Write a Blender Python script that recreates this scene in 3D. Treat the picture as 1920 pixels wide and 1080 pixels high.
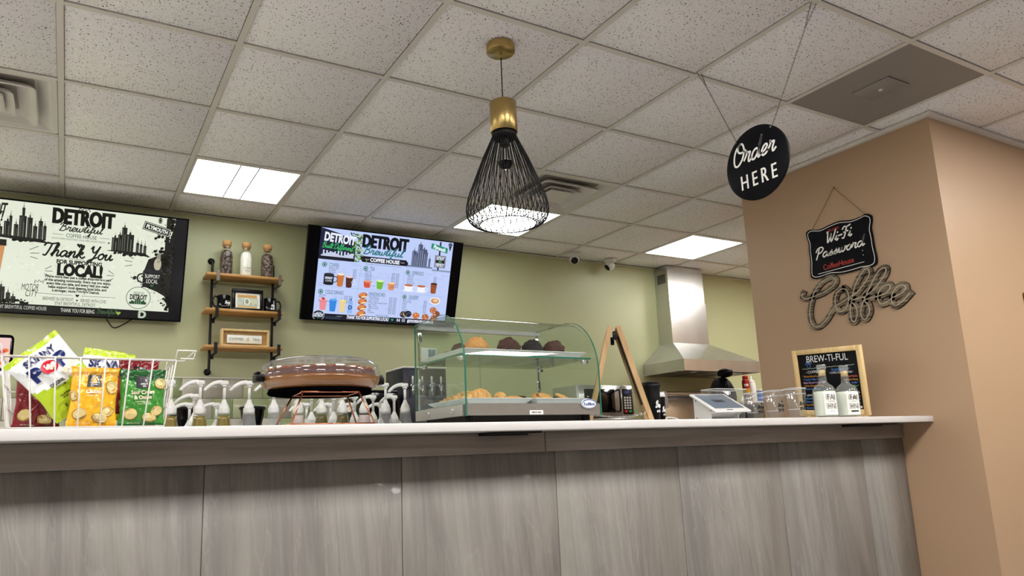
import bpy, bmesh, math, random
from mathutils import Vector, Matrix, Euler
from mathutils.geometry import tessellate_polygon
random.seed(7)
PI = math.pi
sc = bpy.context.scene
C = sc.collection
for o in list(bpy.data.objects): bpy.data.objects.remove(o)

# ------------------------------------------------------------ camera, world, exposure
CZ = 1.05                       # height of the lens above the floor
CEIL = CZ + 1.594               # underside of the ceiling grid
G = 0.6096                      # ceiling cell
GX0, GY0 = -0.1198, 2.7116      # a crossing of the ceiling grid
YAW, PITCH, ROLL = 0.521756, 0.190969, -0.036109
fw = Vector((math.sin(YAW)*math.cos(PITCH), math.cos(YAW)*math.cos(PITCH), math.sin(PITCH)))
rt0 = Vector((math.cos(YAW), -math.sin(YAW), 0)); up0 = rt0.cross(fw)
rt = rt0*math.cos(ROLL) + up0*math.sin(ROLL); up = -rt0*math.sin(ROLL) + up0*math.cos(ROLL)
cam = bpy.data.cameras.new('camera'); co = bpy.data.objects.new('camera', cam); C.objects.link(co)
co.matrix_world = Matrix(((rt.x, up.x, -fw.x, 0), (rt.y, up.y, -fw.y, 0), (rt.z, up.z, -fw.z, CZ), (0, 0, 0, 1)))
cam.sensor_width = 36; cam.lens = 36*1364.12/1920
cam.shift_x = 48.7/1920; cam.shift_y = 39.8/1920; cam.clip_start = 0.05
sc.camera = co
w = bpy.data.worlds.new('room air'); sc.world = w; w.use_nodes = True
w.node_tree.nodes['Background'].inputs[0].default_value = (0.9, 0.93, 1, 1)
w.node_tree.nodes['Background'].inputs[1].default_value = .12
sc.view_settings.view_transform = 'Standard'; sc.view_settings.look = 'None'
sc.view_settings.gamma = 1; sc.view_settings.use_curve_mapping = False
sc.view_settings.exposure = 0.4
sc.cycles.transparent_max_bounces = 40; sc.cycles.max_bounces = 14; sc.cycles.diffuse_bounces = 6
PANEL_POWER = 29.0              # emission of the ceiling light panels

# ------------------------------------------------------------ materials
def lin(c):
    return c/12.92 if c <= .04045 else ((c+.055)/1.055)**2.4
def hx(s):
    s = s.lstrip('#'); return tuple(lin(int(s[i:i+2], 16)/255) for i in (0, 2, 4))
M = {}
def nodes(m): return m.node_tree.nodes, m.node_tree.links
def mat(name, col, rough=.5, metal=0, var=.06, scale=30, bump=0, emit=0, coat=0, spec=.5, trans=0):
    if isinstance(col, str): col = hx(col)
    m = bpy.data.materials.new(name); m.use_nodes = True; N, L = nodes(m); b = N['Principled BSDF']
    b.inputs['Roughness'].default_value = rough; b.inputs['Metallic'].default_value = metal
    b.inputs['Coat Weight'].default_value = coat; b.inputs['Specular IOR Level'].default_value = spec
    b.inputs['Transmission Weight'].default_value = trans
    g = N.new('ShaderNodeNewGeometry'); n = N.new('ShaderNodeTexNoise'); n.inputs['Scale'].default_value = scale
    n.inputs['Detail'].default_value = 4; L.new(g.outputs['Position'], n.inputs['Vector'])
    r = N.new('ShaderNodeMapRange'); r.inputs['To Min'].default_value = 1-var; r.inputs['To Max'].default_value = 1+var
    L.new(n.outputs['Fac'], r.inputs['Value'])
    mx = N.new('ShaderNodeVectorMath'); mx.operation = 'SCALE'; mx.inputs[0].default_value = col
    L.new(r.outputs[0], mx.inputs['Scale']); L.new(mx.outputs[0], b.inputs['Base Color'])
    if emit:
        L.new(mx.outputs[0], b.inputs['Emission Color']); b.inputs['Emission Strength'].default_value = emit
    if bump:
        bp = N.new('ShaderNodeBump'); bp.inputs['Strength'].default_value = bump; bp.inputs['Distance'].default_value = .004
        L.new(n.outputs['Fac'], bp.inputs['Height']); L.new(bp.outputs[0], b.inputs['Normal'])
    M[name] = m; return m
def print_mat(name, rough=.5, emit=0, metal=0):
    """colour from the mesh's own flat print attribute"""
    m = bpy.data.materials.new(name); m.use_nodes = True; N, L = nodes(m); b = N['Principled BSDF']
    a = N.new('ShaderNodeAttribute'); a.attribute_name = 'Col'; b.inputs['Roughness'].default_value = rough
    b.inputs['Metallic'].default_value = metal
    if emit:
        b.inputs['Base Color'].default_value = (.01, .01, .01, 1); L.new(a.outputs['Color'], b.inputs['Emission Color'])
        b.inputs['Emission Strength'].default_value = emit
    else: L.new(a.outputs['Color'], b.inputs['Base Color'])
    M[name] = m; return m
def glass(name, tint, ior=1.45, rough=0.0, haze=0.0, hazecol=(1, 1, 1)):
    """thin clear sheet: what passes through is tinted, the rest mirrored by Fresnel"""
    m = bpy.data.materials.new(name); m.use_nodes = True; N, L = nodes(m); N.remove(N['Principled BSDF'])
    out = N['Material Output']; t = N.new('ShaderNodeBsdfTransparent'); t.inputs[0].default_value = (*tint, 1)
    g = N.new('ShaderNodeBsdfGlossy'); g.inputs['Roughness'].default_value = rough
    lw = N.new('ShaderNodeLayerWeight'); lw.inputs['Blend'].default_value = .5      # Schlick: r0 + (1-r0)(1-cos)^5, the same from both sides
    pw = N.new('ShaderNodeMath'); pw.operation = 'POWER'; pw.inputs[1].default_value = 5; L.new(lw.outputs['Facing'], pw.inputs[0])
    r0 = ((ior-1)/(ior+1))**2; f = N.new('ShaderNodeMath'); f.operation = 'MULTIPLY_ADD'; f.inputs[1].default_value = 1-r0; f.inputs[2].default_value = r0; L.new(pw.outputs[0], f.inputs[0])
    x = N.new('ShaderNodeMixShader'); L.new(f.outputs[0], x.inputs[0]); L.new(t.outputs[0], x.inputs[1]); L.new(g.outputs[0], x.inputs[2])
    last = x
    if haze:
        d = N.new('ShaderNodeBsdfDiffuse'); d.inputs[0].default_value = (*hazecol, 1)
        y = N.new('ShaderNodeMixShader'); y.inputs[0].default_value = haze
        L.new(x.outputs[0], y.inputs[1]); L.new(d.outputs[0], y.inputs[2]); last = y
    L.new(last.outputs[0], out.inputs[0]); M[name] = m; return m

def ceiling_mat():
    m = mat('ceiling_board', '#f3f1f2', .95, var=.03, scale=3); N, L = nodes(m); b = N['Principled BSDF']
    src = b.inputs['Base Color'].links[0].from_socket
    g = N.new('ShaderNodeNewGeometry')
    def spots(scale, thr, soft, str_=1.0):
        mp = N.new('ShaderNodeMapping'); mp.inputs['Scale'].default_value = (1.0, 1.0, 1)
        nz = N.new('ShaderNodeTexNoise'); nz.inputs['Scale'].default_value = 60
        L.new(g.outputs['Position'], nz.inputs['Vector'])
        ad = N.new('ShaderNodeVectorMath'); ad.operation = 'MULTIPLY_ADD'
        L.new(nz.outputs['Color'], ad.inputs[0]); ad.inputs[1].default_value = (.012,)*3; L.new(g.outputs['Position'], ad.inputs[2])
        L.new(ad.outputs[0], mp.inputs[0])
        v = N.new('ShaderNodeTexVoronoi'); v.inputs['Scale'].default_value = scale; L.new(mp.outputs[0], v.inputs['Vector'])
        r = N.new('ShaderNodeMapRange'); r.inputs['From Min'].default_value = thr; r.inputs['From Max'].default_value = thr+soft
        L.new(v.outputs['Distance'], r.inputs['Value'])
        # only some cells carry a fissure
        cmp = N.new('ShaderNodeSeparateColor'); L.new(v.outputs['Color'], cmp.inputs[0])
        lt = N.new('ShaderNodeMath'); lt.operation = 'GREATER_THAN'; lt.inputs[1].default_value = .5*str_; L.new(cmp.outputs[0], lt.inputs[0])
        mx = N.new('ShaderNodeMath'); mx.operation = 'MAXIMUM'; L.new(r.outputs[0], mx.inputs[0]); L.new(lt.outputs[0], mx.inputs[1])
        return mx
    a = spots(80, .17, .07, 1.1); c = spots(150, .17, .08, 1.2)
    mn = N.new('ShaderNodeMath'); mn.operation = 'MULTIPLY'; L.new(a.outputs[0], mn.inputs[0]); L.new(c.outputs[0], mn.inputs[1])
    mix = N.new('ShaderNodeMix'); mix.data_type = 'RGBA'; mix.inputs[6].default_value = (.07, .06, .052, 1)
    L.new(mn.outputs[0], mix.inputs[0]); L.new(src, mix.inputs[7]); L.new(mix.outputs[2], b.inputs['Base Color'])
    bp = N.new('ShaderNodeBump'); bp.inputs['Strength'].default_value = .5; bp.inputs['Distance'].default_value = .003
    L.new(mn.outputs[0], bp.inputs['Height']); L.new(bp.outputs[0], b.inputs['Normal'])
def stone_mat():
    """large porcelain slab with long upright veins"""
    m = mat('stone_slab', '#8a8580', .38, var=.02, scale=2, coat=.15); N, L = nodes(m); b = N['Principled BSDF']
    g = N.new('ShaderNodeNewGeometry'); oi = N.new('ShaderNodeObjectInfo')
    ad = N.new('ShaderNodeVectorMath'); ad.operation = 'ADD'
    cb = N.new('ShaderNodeCombineXYZ'); ml = N.new('ShaderNodeMath'); ml.operation = 'MULTIPLY'; ml.inputs[1].default_value = 9
    L.new(oi.outputs['Random'], ml.inputs[0]); L.new(ml.outputs[0], cb.inputs[0]); L.new(ml.outputs[0], cb.inputs[2])
    L.new(g.outputs['Position'], ad.inputs[0]); L.new(cb.outputs[0], ad.inputs[1])
    rot = N.new('ShaderNodeMapping'); rot.inputs['Rotation'].default_value = (0, .07, 0); L.new(ad.outputs[0], rot.inputs[0])
    def streak(sx, sz, detail, dist, lo, hi):
        mp = N.new('ShaderNodeMapping'); mp.inputs['Scale'].default_value = (sx, 1, sz); L.new(rot.outputs[0], mp.inputs[0])
        n = N.new('ShaderNodeTexNoise'); n.inputs['Scale'].default_value = 1; n.inputs['Detail'].default_value = detail
        n.inputs['Distortion'].default_value = dist; n.inputs['Roughness'].default_value = .62
        L.new(mp.outputs[0], n.inputs['Vector'])
        r = N.new('ShaderNodeMapRange'); r.inputs['From Min'].default_value = lo; r.inputs['From Max'].default_value = hi
        L.new(n.outputs['Fac'], r.inputs['Value']); return r
    s1 = streak(4, .8, 6, 1.2, .38, .64); s2 = streak(30, 1.2, 9, 1.2, .42, .6); s3 = streak(7, .9, 5, 1.2, .485, .515)
    mix = N.new('ShaderNodeMix'); mix.data_type = 'RGBA'; mix.inputs[6].default_value = (*hx('#736e6a'), 1); mix.inputs[7].default_value = (*hx('#959089'), 1)
    av = N.new('ShaderNodeMath'); av.operation = 'MULTIPLY_ADD'; av.inputs[1].default_value = .30
    h = N.new('ShaderNodeMath'); h.operation = 'MULTIPLY'; h.inputs[1].default_value = .65
    L.new(s1.outputs[0], h.inputs[0]); L.new(s2.outputs[0], av.inputs[0]); L.new(h.outputs[0], av.inputs[2]); L.new(av.outputs[0], mix.inputs[0])
    # pale hairline veins where the third noise passes its middle value
    pk = N.new('ShaderNodeMath'); pk.operation = 'PINGPONG'; pk.inputs[1].default_value = .5; L.new(s3.outputs[0], pk.inputs[0])
    vr = N.new('ShaderNodeMath'); vr.operation = 'MULTIPLY'; vr.inputs[1].default_value = .22; L.new(pk.outputs[0], vr.inputs[0])
    mix2 = N.new('ShaderNodeMix'); mix2.data_type = 'RGBA'; mix2.inputs[7].default_value = (*hx('#c3beb8'), 1)
    L.new(vr.outputs[0], mix2.inputs[0]); L.new(mix.outputs[2], mix2.inputs[6]); L.new(mix2.outputs[2], b.inputs['Base Color'])
def grain_mat(name, c1, c2, sc3, rough=.55, contrast=(.35, .65)):
    m = mat(name, c1, rough); N, L = nodes(m); b = N['Principled BSDF']
    g = N.new('ShaderNodeNewGeometry'); mp = N.new('ShaderNodeMapping'); mp.inputs['Scale'].default_value = sc3
    L.new(g.outputs['Position'], mp.inputs[0]); n = N.new('ShaderNodeTexNoise'); n.inputs['Scale'].default_value = 1; n.inputs['Detail'].default_value = 7
    n.inputs['Distortion'].default_value = .5
    L.new(mp.outputs[0], n.inputs['Vector']); r = N.new('ShaderNodeMapRange'); r.inputs['From Min'].default_value = contrast[0]; r.inputs['From Max'].default_value = contrast[1]
    L.new(n.outputs['Fac'], r.inputs['Value']); mix = N.new('ShaderNodeMix'); mix.data_type = 'RGBA'
    mix.inputs[6].default_value = (*hx(c1), 1); mix.inputs[7].default_value = (*hx(c2), 1)
    L.new(r.outputs[0], mix.inputs[0]); L.new(mix.outputs[2], b.inputs['Base Color'])
    bp = N.new('ShaderNodeBump'); bp.inputs['Strength'].default_value = .25; bp.inputs['Distance'].default_value = .001
    L.new(r.outputs[0], bp.inputs['Height']); L.new(bp.outputs[0], b.inputs['Normal'])
    return m
def mesh_grille_mat():
    m = mat('perforated_metal', '#8f8882', .6, var=.03); N, L = nodes(m); b = N['Principled BSDF']
    src = b.inputs['Base Color'].links[0].from_socket
    g = N.new('ShaderNodeNewGeometry'); v = N.new('ShaderNodeTexVoronoi'); v.inputs['Scale'].default_value = 160; v.inputs['Randomness'].default_value = 0
    L.new(g.outputs['Position'], v.inputs['Vector']); lt = N.new('ShaderNodeMapRange'); lt.inputs['From Min'].default_value = .3; lt.inputs['From Max'].default_value = .4
    L.new(v.outputs['Distance'], lt.inputs['Value']); mix = N.new('ShaderNodeMix'); mix.data_type = 'RGBA'; mix.inputs[6].default_value = (*hx('#4a4541'), 1)
    L.new(lt.outputs[0], mix.inputs[0]); L.new(src, mix.inputs[7]); L.new(mix.outputs[2], b.inputs['Base Color'])

def bean_mat():
    m = M['beans']; N, L = nodes(m); b = N['Principled BSDF']; g = N.new('ShaderNodeNewGeometry'); v = N.new('ShaderNodeTexVoronoi'); v.inputs['Scale'].default_value = 110
    L.new(g.outputs['Position'], v.inputs['Vector']); sp = N.new('ShaderNodeSeparateColor'); L.new(v.outputs['Color'], sp.inputs[0]); r = N.new('ShaderNodeValToRGB'); L.new(sp.outputs[0], r.inputs[0])
    e = r.color_ramp.elements; e[0].position = .35; e[0].color = (.010, .004, .003, 1); e[1].position = .95; e[1].color = (.30, .20, .17, 1)
    L.new(r.outputs[0], b.inputs['Base Color']); bp = N.new('ShaderNodeBump'); bp.inputs['Distance'].default_value = .006; L.new(v.outputs['Distance'], bp.inputs['Height']); bp.invert = True; L.new(bp.outputs[0], b.inputs['Normal'])
ceiling_mat(); stone_mat(); mesh_grille_mat()
mat('grid_white', '#d6d1ca', .5, var=.02)
mat('tan_paint', '#b09376', .42, var=.03, scale=1.5)
mat('green_paint', '#b4b68e', .38, var=.03, scale=1.5)
mat('cream_paint', '#d6cfc4', .6, var=.03, scale=1.5)
mat('floor_tile', '#86827f', .35, var=.05, scale=4)
grain_mat('fascia_wood', '#847a72', '#9a9088', (2.5, 60, 45), .4)
mat('white_quartz', '#d3d0ce', .22, var=.015, scale=6, coat=.2)
mat('light_panel', '#fffcf8', .5, var=0, emit=PANEL_POWER); mat('light_panel_dim', '#fbfff8', .5, var=0, emit=PANEL_POWER*.2)
mat('white_metal', '#d3cfca', .35, var=.02); mat('dark_gap', '#2c2926', .9)
mat('black_plastic', '#08080b', .35, var=.1, spec=.25); mat('black_gloss', '#040408', .10, spec=.3); mat('tv_glass', '#030305', .25, spec=.12)
mat('rubber_black', '#050506', .9, spec=0); mat('black_metal', '#0e0d10', .45, var=.1, spec=.3); mat('duct_dark', '#4c4a48', .7); mat('duct_grey', '#a39d96', .7); mat('bead_wood', '#b8ab95', .8); mat('chrome', '#d8d8d8', .12, 1, .02)
mat('brass', '#b59c64', .30, 1, .05, 90); mat('copper', '#c9856a', .25, 1, .04)
mat('white_plastic', '#dcdcda', .32, var=.02); mat('clear_cap', '#c8cac6', .2)
mat('navy_case', '#10122a', .35); mat('red_button', '#c8202c', .4); mat('green_button', '#27a060', .4)
grain_mat('steel', '#b9b8b6', '#cfcecb', (4, 4, 1.2), .27, (.3, .7)); M['steel'].node_tree.nodes['Principled BSDF'].inputs['Metallic'].default_value = .84; mat('steel_polished', '#a59d94', .34, .7)
mat('steel_dark', '#77736c', .4, .9)
grain_mat('shelf_wood', '#a9763e', '#c79a5e', (3, 60, 60), .5)
grain_mat('pine', '#d9b77c', '#e6cb98', (40, 40, 4), .5); grain_mat('oak', '#a8845a', '#c2a074', (30, 30, 5), .45)
grain_mat('grey_wood', '#33291f', '#8f806a', (60, 3, 150), .75, (.4, .6)); mat('dark_edge', '#2a231d', .7)
mat('cork', '#c99a63', .8, var=.2, scale=150, bump=.4); mat('beans', '#2c1610', .3, var=.3, scale=160, bump=1); bean_mat()
mat('sugar', '#ecebe2', .6, var=.04, scale=60); mat('paper_white', '#efeee8', .7, var=.02)
mat('chalkboard', '#08090d', .6, var=.1, spec=.15); mat('sign_black', '#0a0a10', .45, var=.2, scale=12, spec=.12)
mat('cake_brown', '#4c2212', .75, var=.35, scale=120, bump=.6); mat('crumb', '#8a4a22', .8, var=.5, scale=160, bump=.8)
mat('kraft', '#84592f', .25, var=.15, scale=12, coat=.6)
mat('muffin_choc', '#43241a', .8, var=.45, scale=90, bump=1); mat('muffin_black', '#1d1514', .8, var=.4, scale=90, bump=1)
mat('muffin_gold', '#c08a4c', .7, var=.35, scale=60, bump=.6); mat('croissant', '#cf9a58', .45, var=.45, scale=45, bump=.6)
mat('cookie', '#c59356', .8, var=.35, scale=80, bump=.7); mat('brownie', '#2a1813', .7, var=.4, scale=80, bump=.8)
mat('liner', '#4b3a33', .8); mat('porcelain', '#eef0f2', .2, coat=.3)
mat('syrup_gold', '#7d6a1c', .25, var=.06, scale=8, coat=.5); mat('syrup_olive', '#554808', .25, var=.08, scale=8, coat=.5); mat('syrup_pink', '#cbb9b8', .25, var=.04, coat=.5)
mat('mint', '#7fd6c6', .35); mat('skin_brown', '#6b4433', .55, var=.08); mat('hair_black', '#060507', .6, var=.5, scale=120, bump=.8, spec=.12)
mat('shirt_dark', '#2b2b33', .85, var=.1, bump=.3); mat('trousers', '#20222c', .9); mat('shoe', '#19191b', .6)
mat('rope', '#8c7350', .9, var=.3, scale=300, bump=.6); mat('can_red', '#a01c22', .3, .2); mat('can_gold', '#c99a28', .3, .2); mat('blue_lid', '#4f86d8', .4)
mat('lemonade', '#eceee4', .3, var=.02, coat=.6); mat('screen_grey', '#59636f', .25, var=.03, emit=.4); mat('eye_white', '#e8e4df', .3)
mat('green_glass_edge', '#2c6a58', .1, coat=.5); mat('grout', '#b9b7a3', .8)
for k, c in enumerate(('#9aa37a', '#a8ac8a', '#b1ada0', '#a7a294', '#8f9a70', '#b6b4a4')): mat('tile_glaze_%d' % k, c, .25, var=.1, scale=9, coat=.3)
glass('case_glass', (.93, .97, .95)); glass('clear_plastic', (.90, .91, .92), 1.6, .05, .035, (.9, .9, .92)); glass('cup_rim', (.5, .5, .52), 1.6, .1, .6, (.9, .9, .92)); glass('dome_plastic', (.92, .9, .92), 1.6, .05, .03, (.9, .88, .92))
glass('bottle_glass', (.95, .96, .95), 1.45, .0, .012, (.9, .95, .9)); glass('pump_glass', (.86, .87, .87), 1.5, .05, .16, (.85, .86, .87)); glass('lemonade_glass', (.94, .96, .94), 1.5, .0, .09, (.85, .9, .88)); glass('bulb_glass', (.9, .9, .92), 1.5, 0)
print_mat('print_matte', .6); print_mat('print_gloss', .22); print_mat('screen', .15, emit=.78); print_mat('bag_foil', .2)

# ------------------------------------------------------------ object helpers
def prop(o, label=None, cat=None, group=None, kind=None):
    if label: o['label'] = label
    if cat: o['category'] = cat
    if group: o['group'] = group
    if kind: o['kind'] = kind
    return o
def thing(name, label, cat, loc=(0, 0, 0), rot=(0, 0, 0), group=None, kind=None):
    o = bpy.data.objects.new(name, None); o.empty_display_size = .05; C.objects.link(o)
    o.location = loc; o.rotation_euler = rot if not isinstance(rot, (int, float)) else (0, 0, rot)
    return prop(o, label, cat, group, kind)
class MB:
    """collects shapes (world or local metres) and links them as ONE mesh"""
    def __init__(s): s.v = []; s.f = []; s.m = []; s.sm = []
    def add(s, vs, fs, mi=0, smooth=False):
        b = len(s.v); s.v += [tuple(x) for x in vs]; s.f += [tuple(i+b for i in f) for f in fs]; s.m += [mi]*len(fs); s.sm += [smooth]*len(fs); return s
    def box(s, x0, x1, y0, y1, z0, z1, mi=0, rot=None, at=None):
        vs = [Vector((x, y, z)) for z in (z0, z1) for y in (y0, y1) for x in (x0, x1)]
        if rot is not None: vs = [rot @ q for q in vs]
        if at is not None: vs = [q+Vector(at) for q in vs]
        return s.add(vs, [(0, 2, 3, 1), (4, 5, 7, 6), (0, 1, 5, 4), (2, 6, 7, 3), (0, 4, 6, 2), (1, 3, 7, 5)], mi)
    def rbox(s, x0, x1, y0, y1, z0, z1, r=.004, seg=2, mi=0, rot=None, at=None):
        bm = bmesh.new(); bmesh.ops.create_cube(bm, size=1)
        for q in bm.verts: q.co = Vector(((x0+x1)/2+q.co.x*(x1-x0), (y0+y1)/2+q.co.y*(y1-y0), (z0+z1)/2+q.co.z*(z1-z0)))
        bmesh.ops.bevel(bm, geom=bm.edges[:], offset=r, segments=seg, affect='EDGES', profile=.5)
        vs = [q.co.copy() for q in bm.verts]; bm.verts.index_update(); fs = [tuple(q.index for q in f.verts) for f in bm.faces]; bm.free()
        if rot is not None: vs = [rot @ q for q in vs]
        if at is not None: vs = [q+Vector(at) for q in vs]
        return s.add(vs, fs, mi, True)
    def tube(s, pts, r, n=8, mi=0, closed=False, smooth=True, caps=True):
        pts = [Vector(p) for p in pts]; N = len(pts); vs = []; rr = r if isinstance(r, (list, tuple)) else [r]*N
        T = []
        for i in range(N):
            a = pts[(i-1) % N] if closed or i else pts[i]; b = pts[(i+1) % N] if closed or i < N-1 else pts[i]
            T.append((b-a).normalized() if (b-a).length > 1e-9 else Vector((0, 0, 1)))
        nrm = T[0].orthogonal().normalized()
        for i in range(N):
            nrm = (nrm - T[i]*nrm.dot(T[i])); nrm = nrm.normalized() if nrm.length > 1e-6 else T[i].orthogonal().normalized()
            bn = T[i].cross(nrm)
            vs += [pts[i]+(nrm*math.cos(2*PI*k/n)+bn*math.sin(2*PI*k/n))*rr[i] for k in range(n)]
        fs = []
        for i in range(N if closed else N-1):
            j = (i+1) % N
            for k in range(n): fs.append((i*n+k, i*n+(k+1) % n, j*n+(k+1) % n, j*n+k))
        s.add(vs, fs, mi, smooth)
        if caps and not closed:
            b = len(s.v)-N*n; s.f += [tuple(b+k for k in reversed(range(n))), tuple(b+(N-1)*n+k for k in range(n))]; s.m += [mi]*2; s.sm += [False]*2
        return s
    def lathe(s, prof, n=24, at=(0, 0, 0), mi=0, smooth=True, sx=1, sy=1, fn=None, cap0=False, cap1=False):
        at = Vector(at); vs = []
        for r, z in prof:
            for k in range(n):
                a = 2*PI*k/n; q = Vector((r*math.cos(a)*sx, r*math.sin(a)*sy, z))
                vs.append((fn(q, a) if fn else q)+at)
        fs = [(i*n+k, i*n+(k+1) % n, (i+1)*n+(k+1) % n, (i+1)*n+k) for i in range(len(prof)-1) for k in range(n)]
        s.add(vs, fs, mi, smooth); b = len(s.v)-len(vs)
        if cap0: s.f.append(tuple(b+k for k in reversed(range(n)))); s.m.append(mi); s.sm.append(False)
        if cap1: s.f.append(tuple(b+(len(prof)-1)*n+k for k in range(n))); s.m.append(mi); s.sm.append(False)
        return s
    def cyl(s, x, y, z0, z1, r, n=20, mi=0):
        return s.lathe([(r, z0), (r, z1)], n, (x, y, 0), mi, True, cap0=True, cap1=True)
    def prism(s, poly, a0, a1, fn, mi=0):
        """polygon (2-D) pushed from a0 to a1; fn(p, a) -> 3-D"""
        n = len(poly); vs = [fn(p, a0) for p in poly]+[fn(p, a1) for p in poly]
        tris = tessellate_polygon([[Vector((p[0], p[1], 0)) for p in poly]])
        fs = [tuple(reversed(t)) for t in tris]+[tuple(i+n for i in t) for t in tris]
        fs += [(i, (i+1) % n, (i+1) % n+n, i+n) for i in range(n)]
        return s.add(vs, fs, mi)
    def blob(s, c, rx, ry, rz, nz=.08, seed=0, n=16, m=10, mi=0, rot=None, flat=None, freq=2.2):
        from mathutils import noise
        c = Vector(c); vs = []
        for i in range(m+1):
            t = PI*i/m
            for k in range(n):
                a = 2*PI*k/n; d = Vector((math.sin(t)*math.cos(a), math.sin(t)*math.sin(a), -math.cos(t)))
                f = 1+nz*noise.noise(d*freq+Vector((seed*3.1, seed*1.7, seed)))*1.8
                q = Vector((d.x*rx*f, d.y*ry*f, d.z*rz*f))
                if flat is not None: q.z = max(q.z, flat)
                vs.append(c+(rot @ q if rot is not None else q))
        fs = [(i*n+k, i*n+(k+1) % n, (i+1)*n+(k+1) % n, (i+1)*n+k) for i in range(m) for k in range(n)]
        return s.add(vs, fs, mi, True)
    def build(s, name, mats, parent=None, world=False, label=None, loc=None, rot=None, kind=None, at=None):
        me = bpy.data.meshes.new(name); vs = s.v
        if world and parent is not None:
            o = Vector((0, 0, 0)); p = parent
            while p is not None: o += p.location; p = p.parent
            vs = [Vector(q)-o for q in vs]
        if at is not None: vs = [Vector(q)-Vector(at) for q in vs]; loc = at
        me.from_pydata([tuple(q) for q in vs], [], s.f)
        for k in (mats if isinstance(mats, (list, tuple)) else [mats]): me.materials.append(M[k])
        me.polygons.foreach_set('material_index', s.m); me.polygons.foreach_set('use_smooth', s.sm)
        bm = bmesh.new(); bm.from_mesh(me); bmesh.ops.recalc_face_normals(bm, faces=bm.faces[:]); bm.to_mesh(me); bm.free()
        me.update(); o = bpy.data.objects.new(name, me); C.objects.link(o); o.parent = parent
        if loc is not None: o.location = loc
        if rot is not None: o.rotation_euler = rot
        return prop(o, label, kind=kind)
def copy_tree(o, parent=None):
    c = o.copy(); C.objects.link(c); c.parent = parent
    for k in ('label',):
        pass
    for ch in list(KIDS.get(o.name, [])) or [q for q in o.children]: copy_tree(ch, c)
    return c
KIDS = {}
def dup(o, loc, label=None, rot=None, swap=None):
    c = copy_tree(o); c.location = loc
    if label: c['label'] = label
    if rot is not None: c.rotation_euler = rot
    if swap:
        for ch in c.children:
            if stem(ch.name) in swap:
                ch.data = ch.data.copy(); ch.data.materials.clear(); ch.data.materials.append(M[swap[stem(ch.name)]])
    return c
def stem(n): return n.split('.')[0]
def smooth_path(P, per=6, closed=False):
    P = [Vector(p) for p in P]; n = len(P); out = []
    for i in range(n if closed else n-1):
        if closed: a, b, c, d = P[(i-1) % n], P[i], P[(i+1) % n], P[(i+2) % n]
        else: a, b, c, d = P[max(i-1, 0)], P[i], P[i+1], P[min(i+2, n-1)]
        for k in range(per):
            t = k/per; out.append(.5*((2*b)+(c-a)*t+(2*a-5*b+4*c-d)*t*t+(3*b-a-3*c+d)*t*t*t))
    if not closed: out.append(P[-1])
    return out
def rot_to(fr, to): return Vector(fr).rotation_difference(Vector(to)).to_matrix()

# ------------------------------------------------------------ lettering
CH = "*()ABCDEFGHIJKLMNOPQRSTUVWXYZabcdefghijklmnopqrstuvwxyz0123456789!&.,-$/@'+#:%"
GL = {}
def load_glyphs():
    obs = []
    def mk(t, off):
        cu = bpy.data.curves.new('glyph', 'FONT'); cu.body = t; cu.size = 1; cu.offset = off; cu.resolution_u = 3
        o = bpy.data.objects.new('glyph', cu); C.objects.link(o); obs.append(o); return o
    want = {}
    for bold, off in ((0, 0), (1, .045)):
        for c in CH: want[(c, bold)] = mk(c, off)
    adv = {c: mk('H'+c+'H', 0) for c in CH+' '}; base = mk('HH', 0)
    dg = bpy.context.evaluated_depsgraph_get(); dg.update()
    def get(o):
        me = o.evaluated_get(dg).to_mesh(); v = [(q.co.x, q.co.y) for q in me.vertices]; f = [tuple(p.vertices) for p in me.polygons]; return v, f
    def wid(o):
        v, f = get(o); xs = [q[0] for q in v]; return max(xs)-min(xs)
    wb = wid(base)
    for c in CH+' ':
        a = wid(adv[c])-wb
        for bold in (0, 1):
            v, f = get(want[(c, bold)]) if c != ' ' else ([], [])
            GL[(c, bold)] = (v, f, a)
    for o in obs: cu = o.data; bpy.data.objects.remove(o); bpy.data.curves.remove(cu)
load_glyphs()
CAP = max(q[1] for q in GL[('H', 0)][0])
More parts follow.
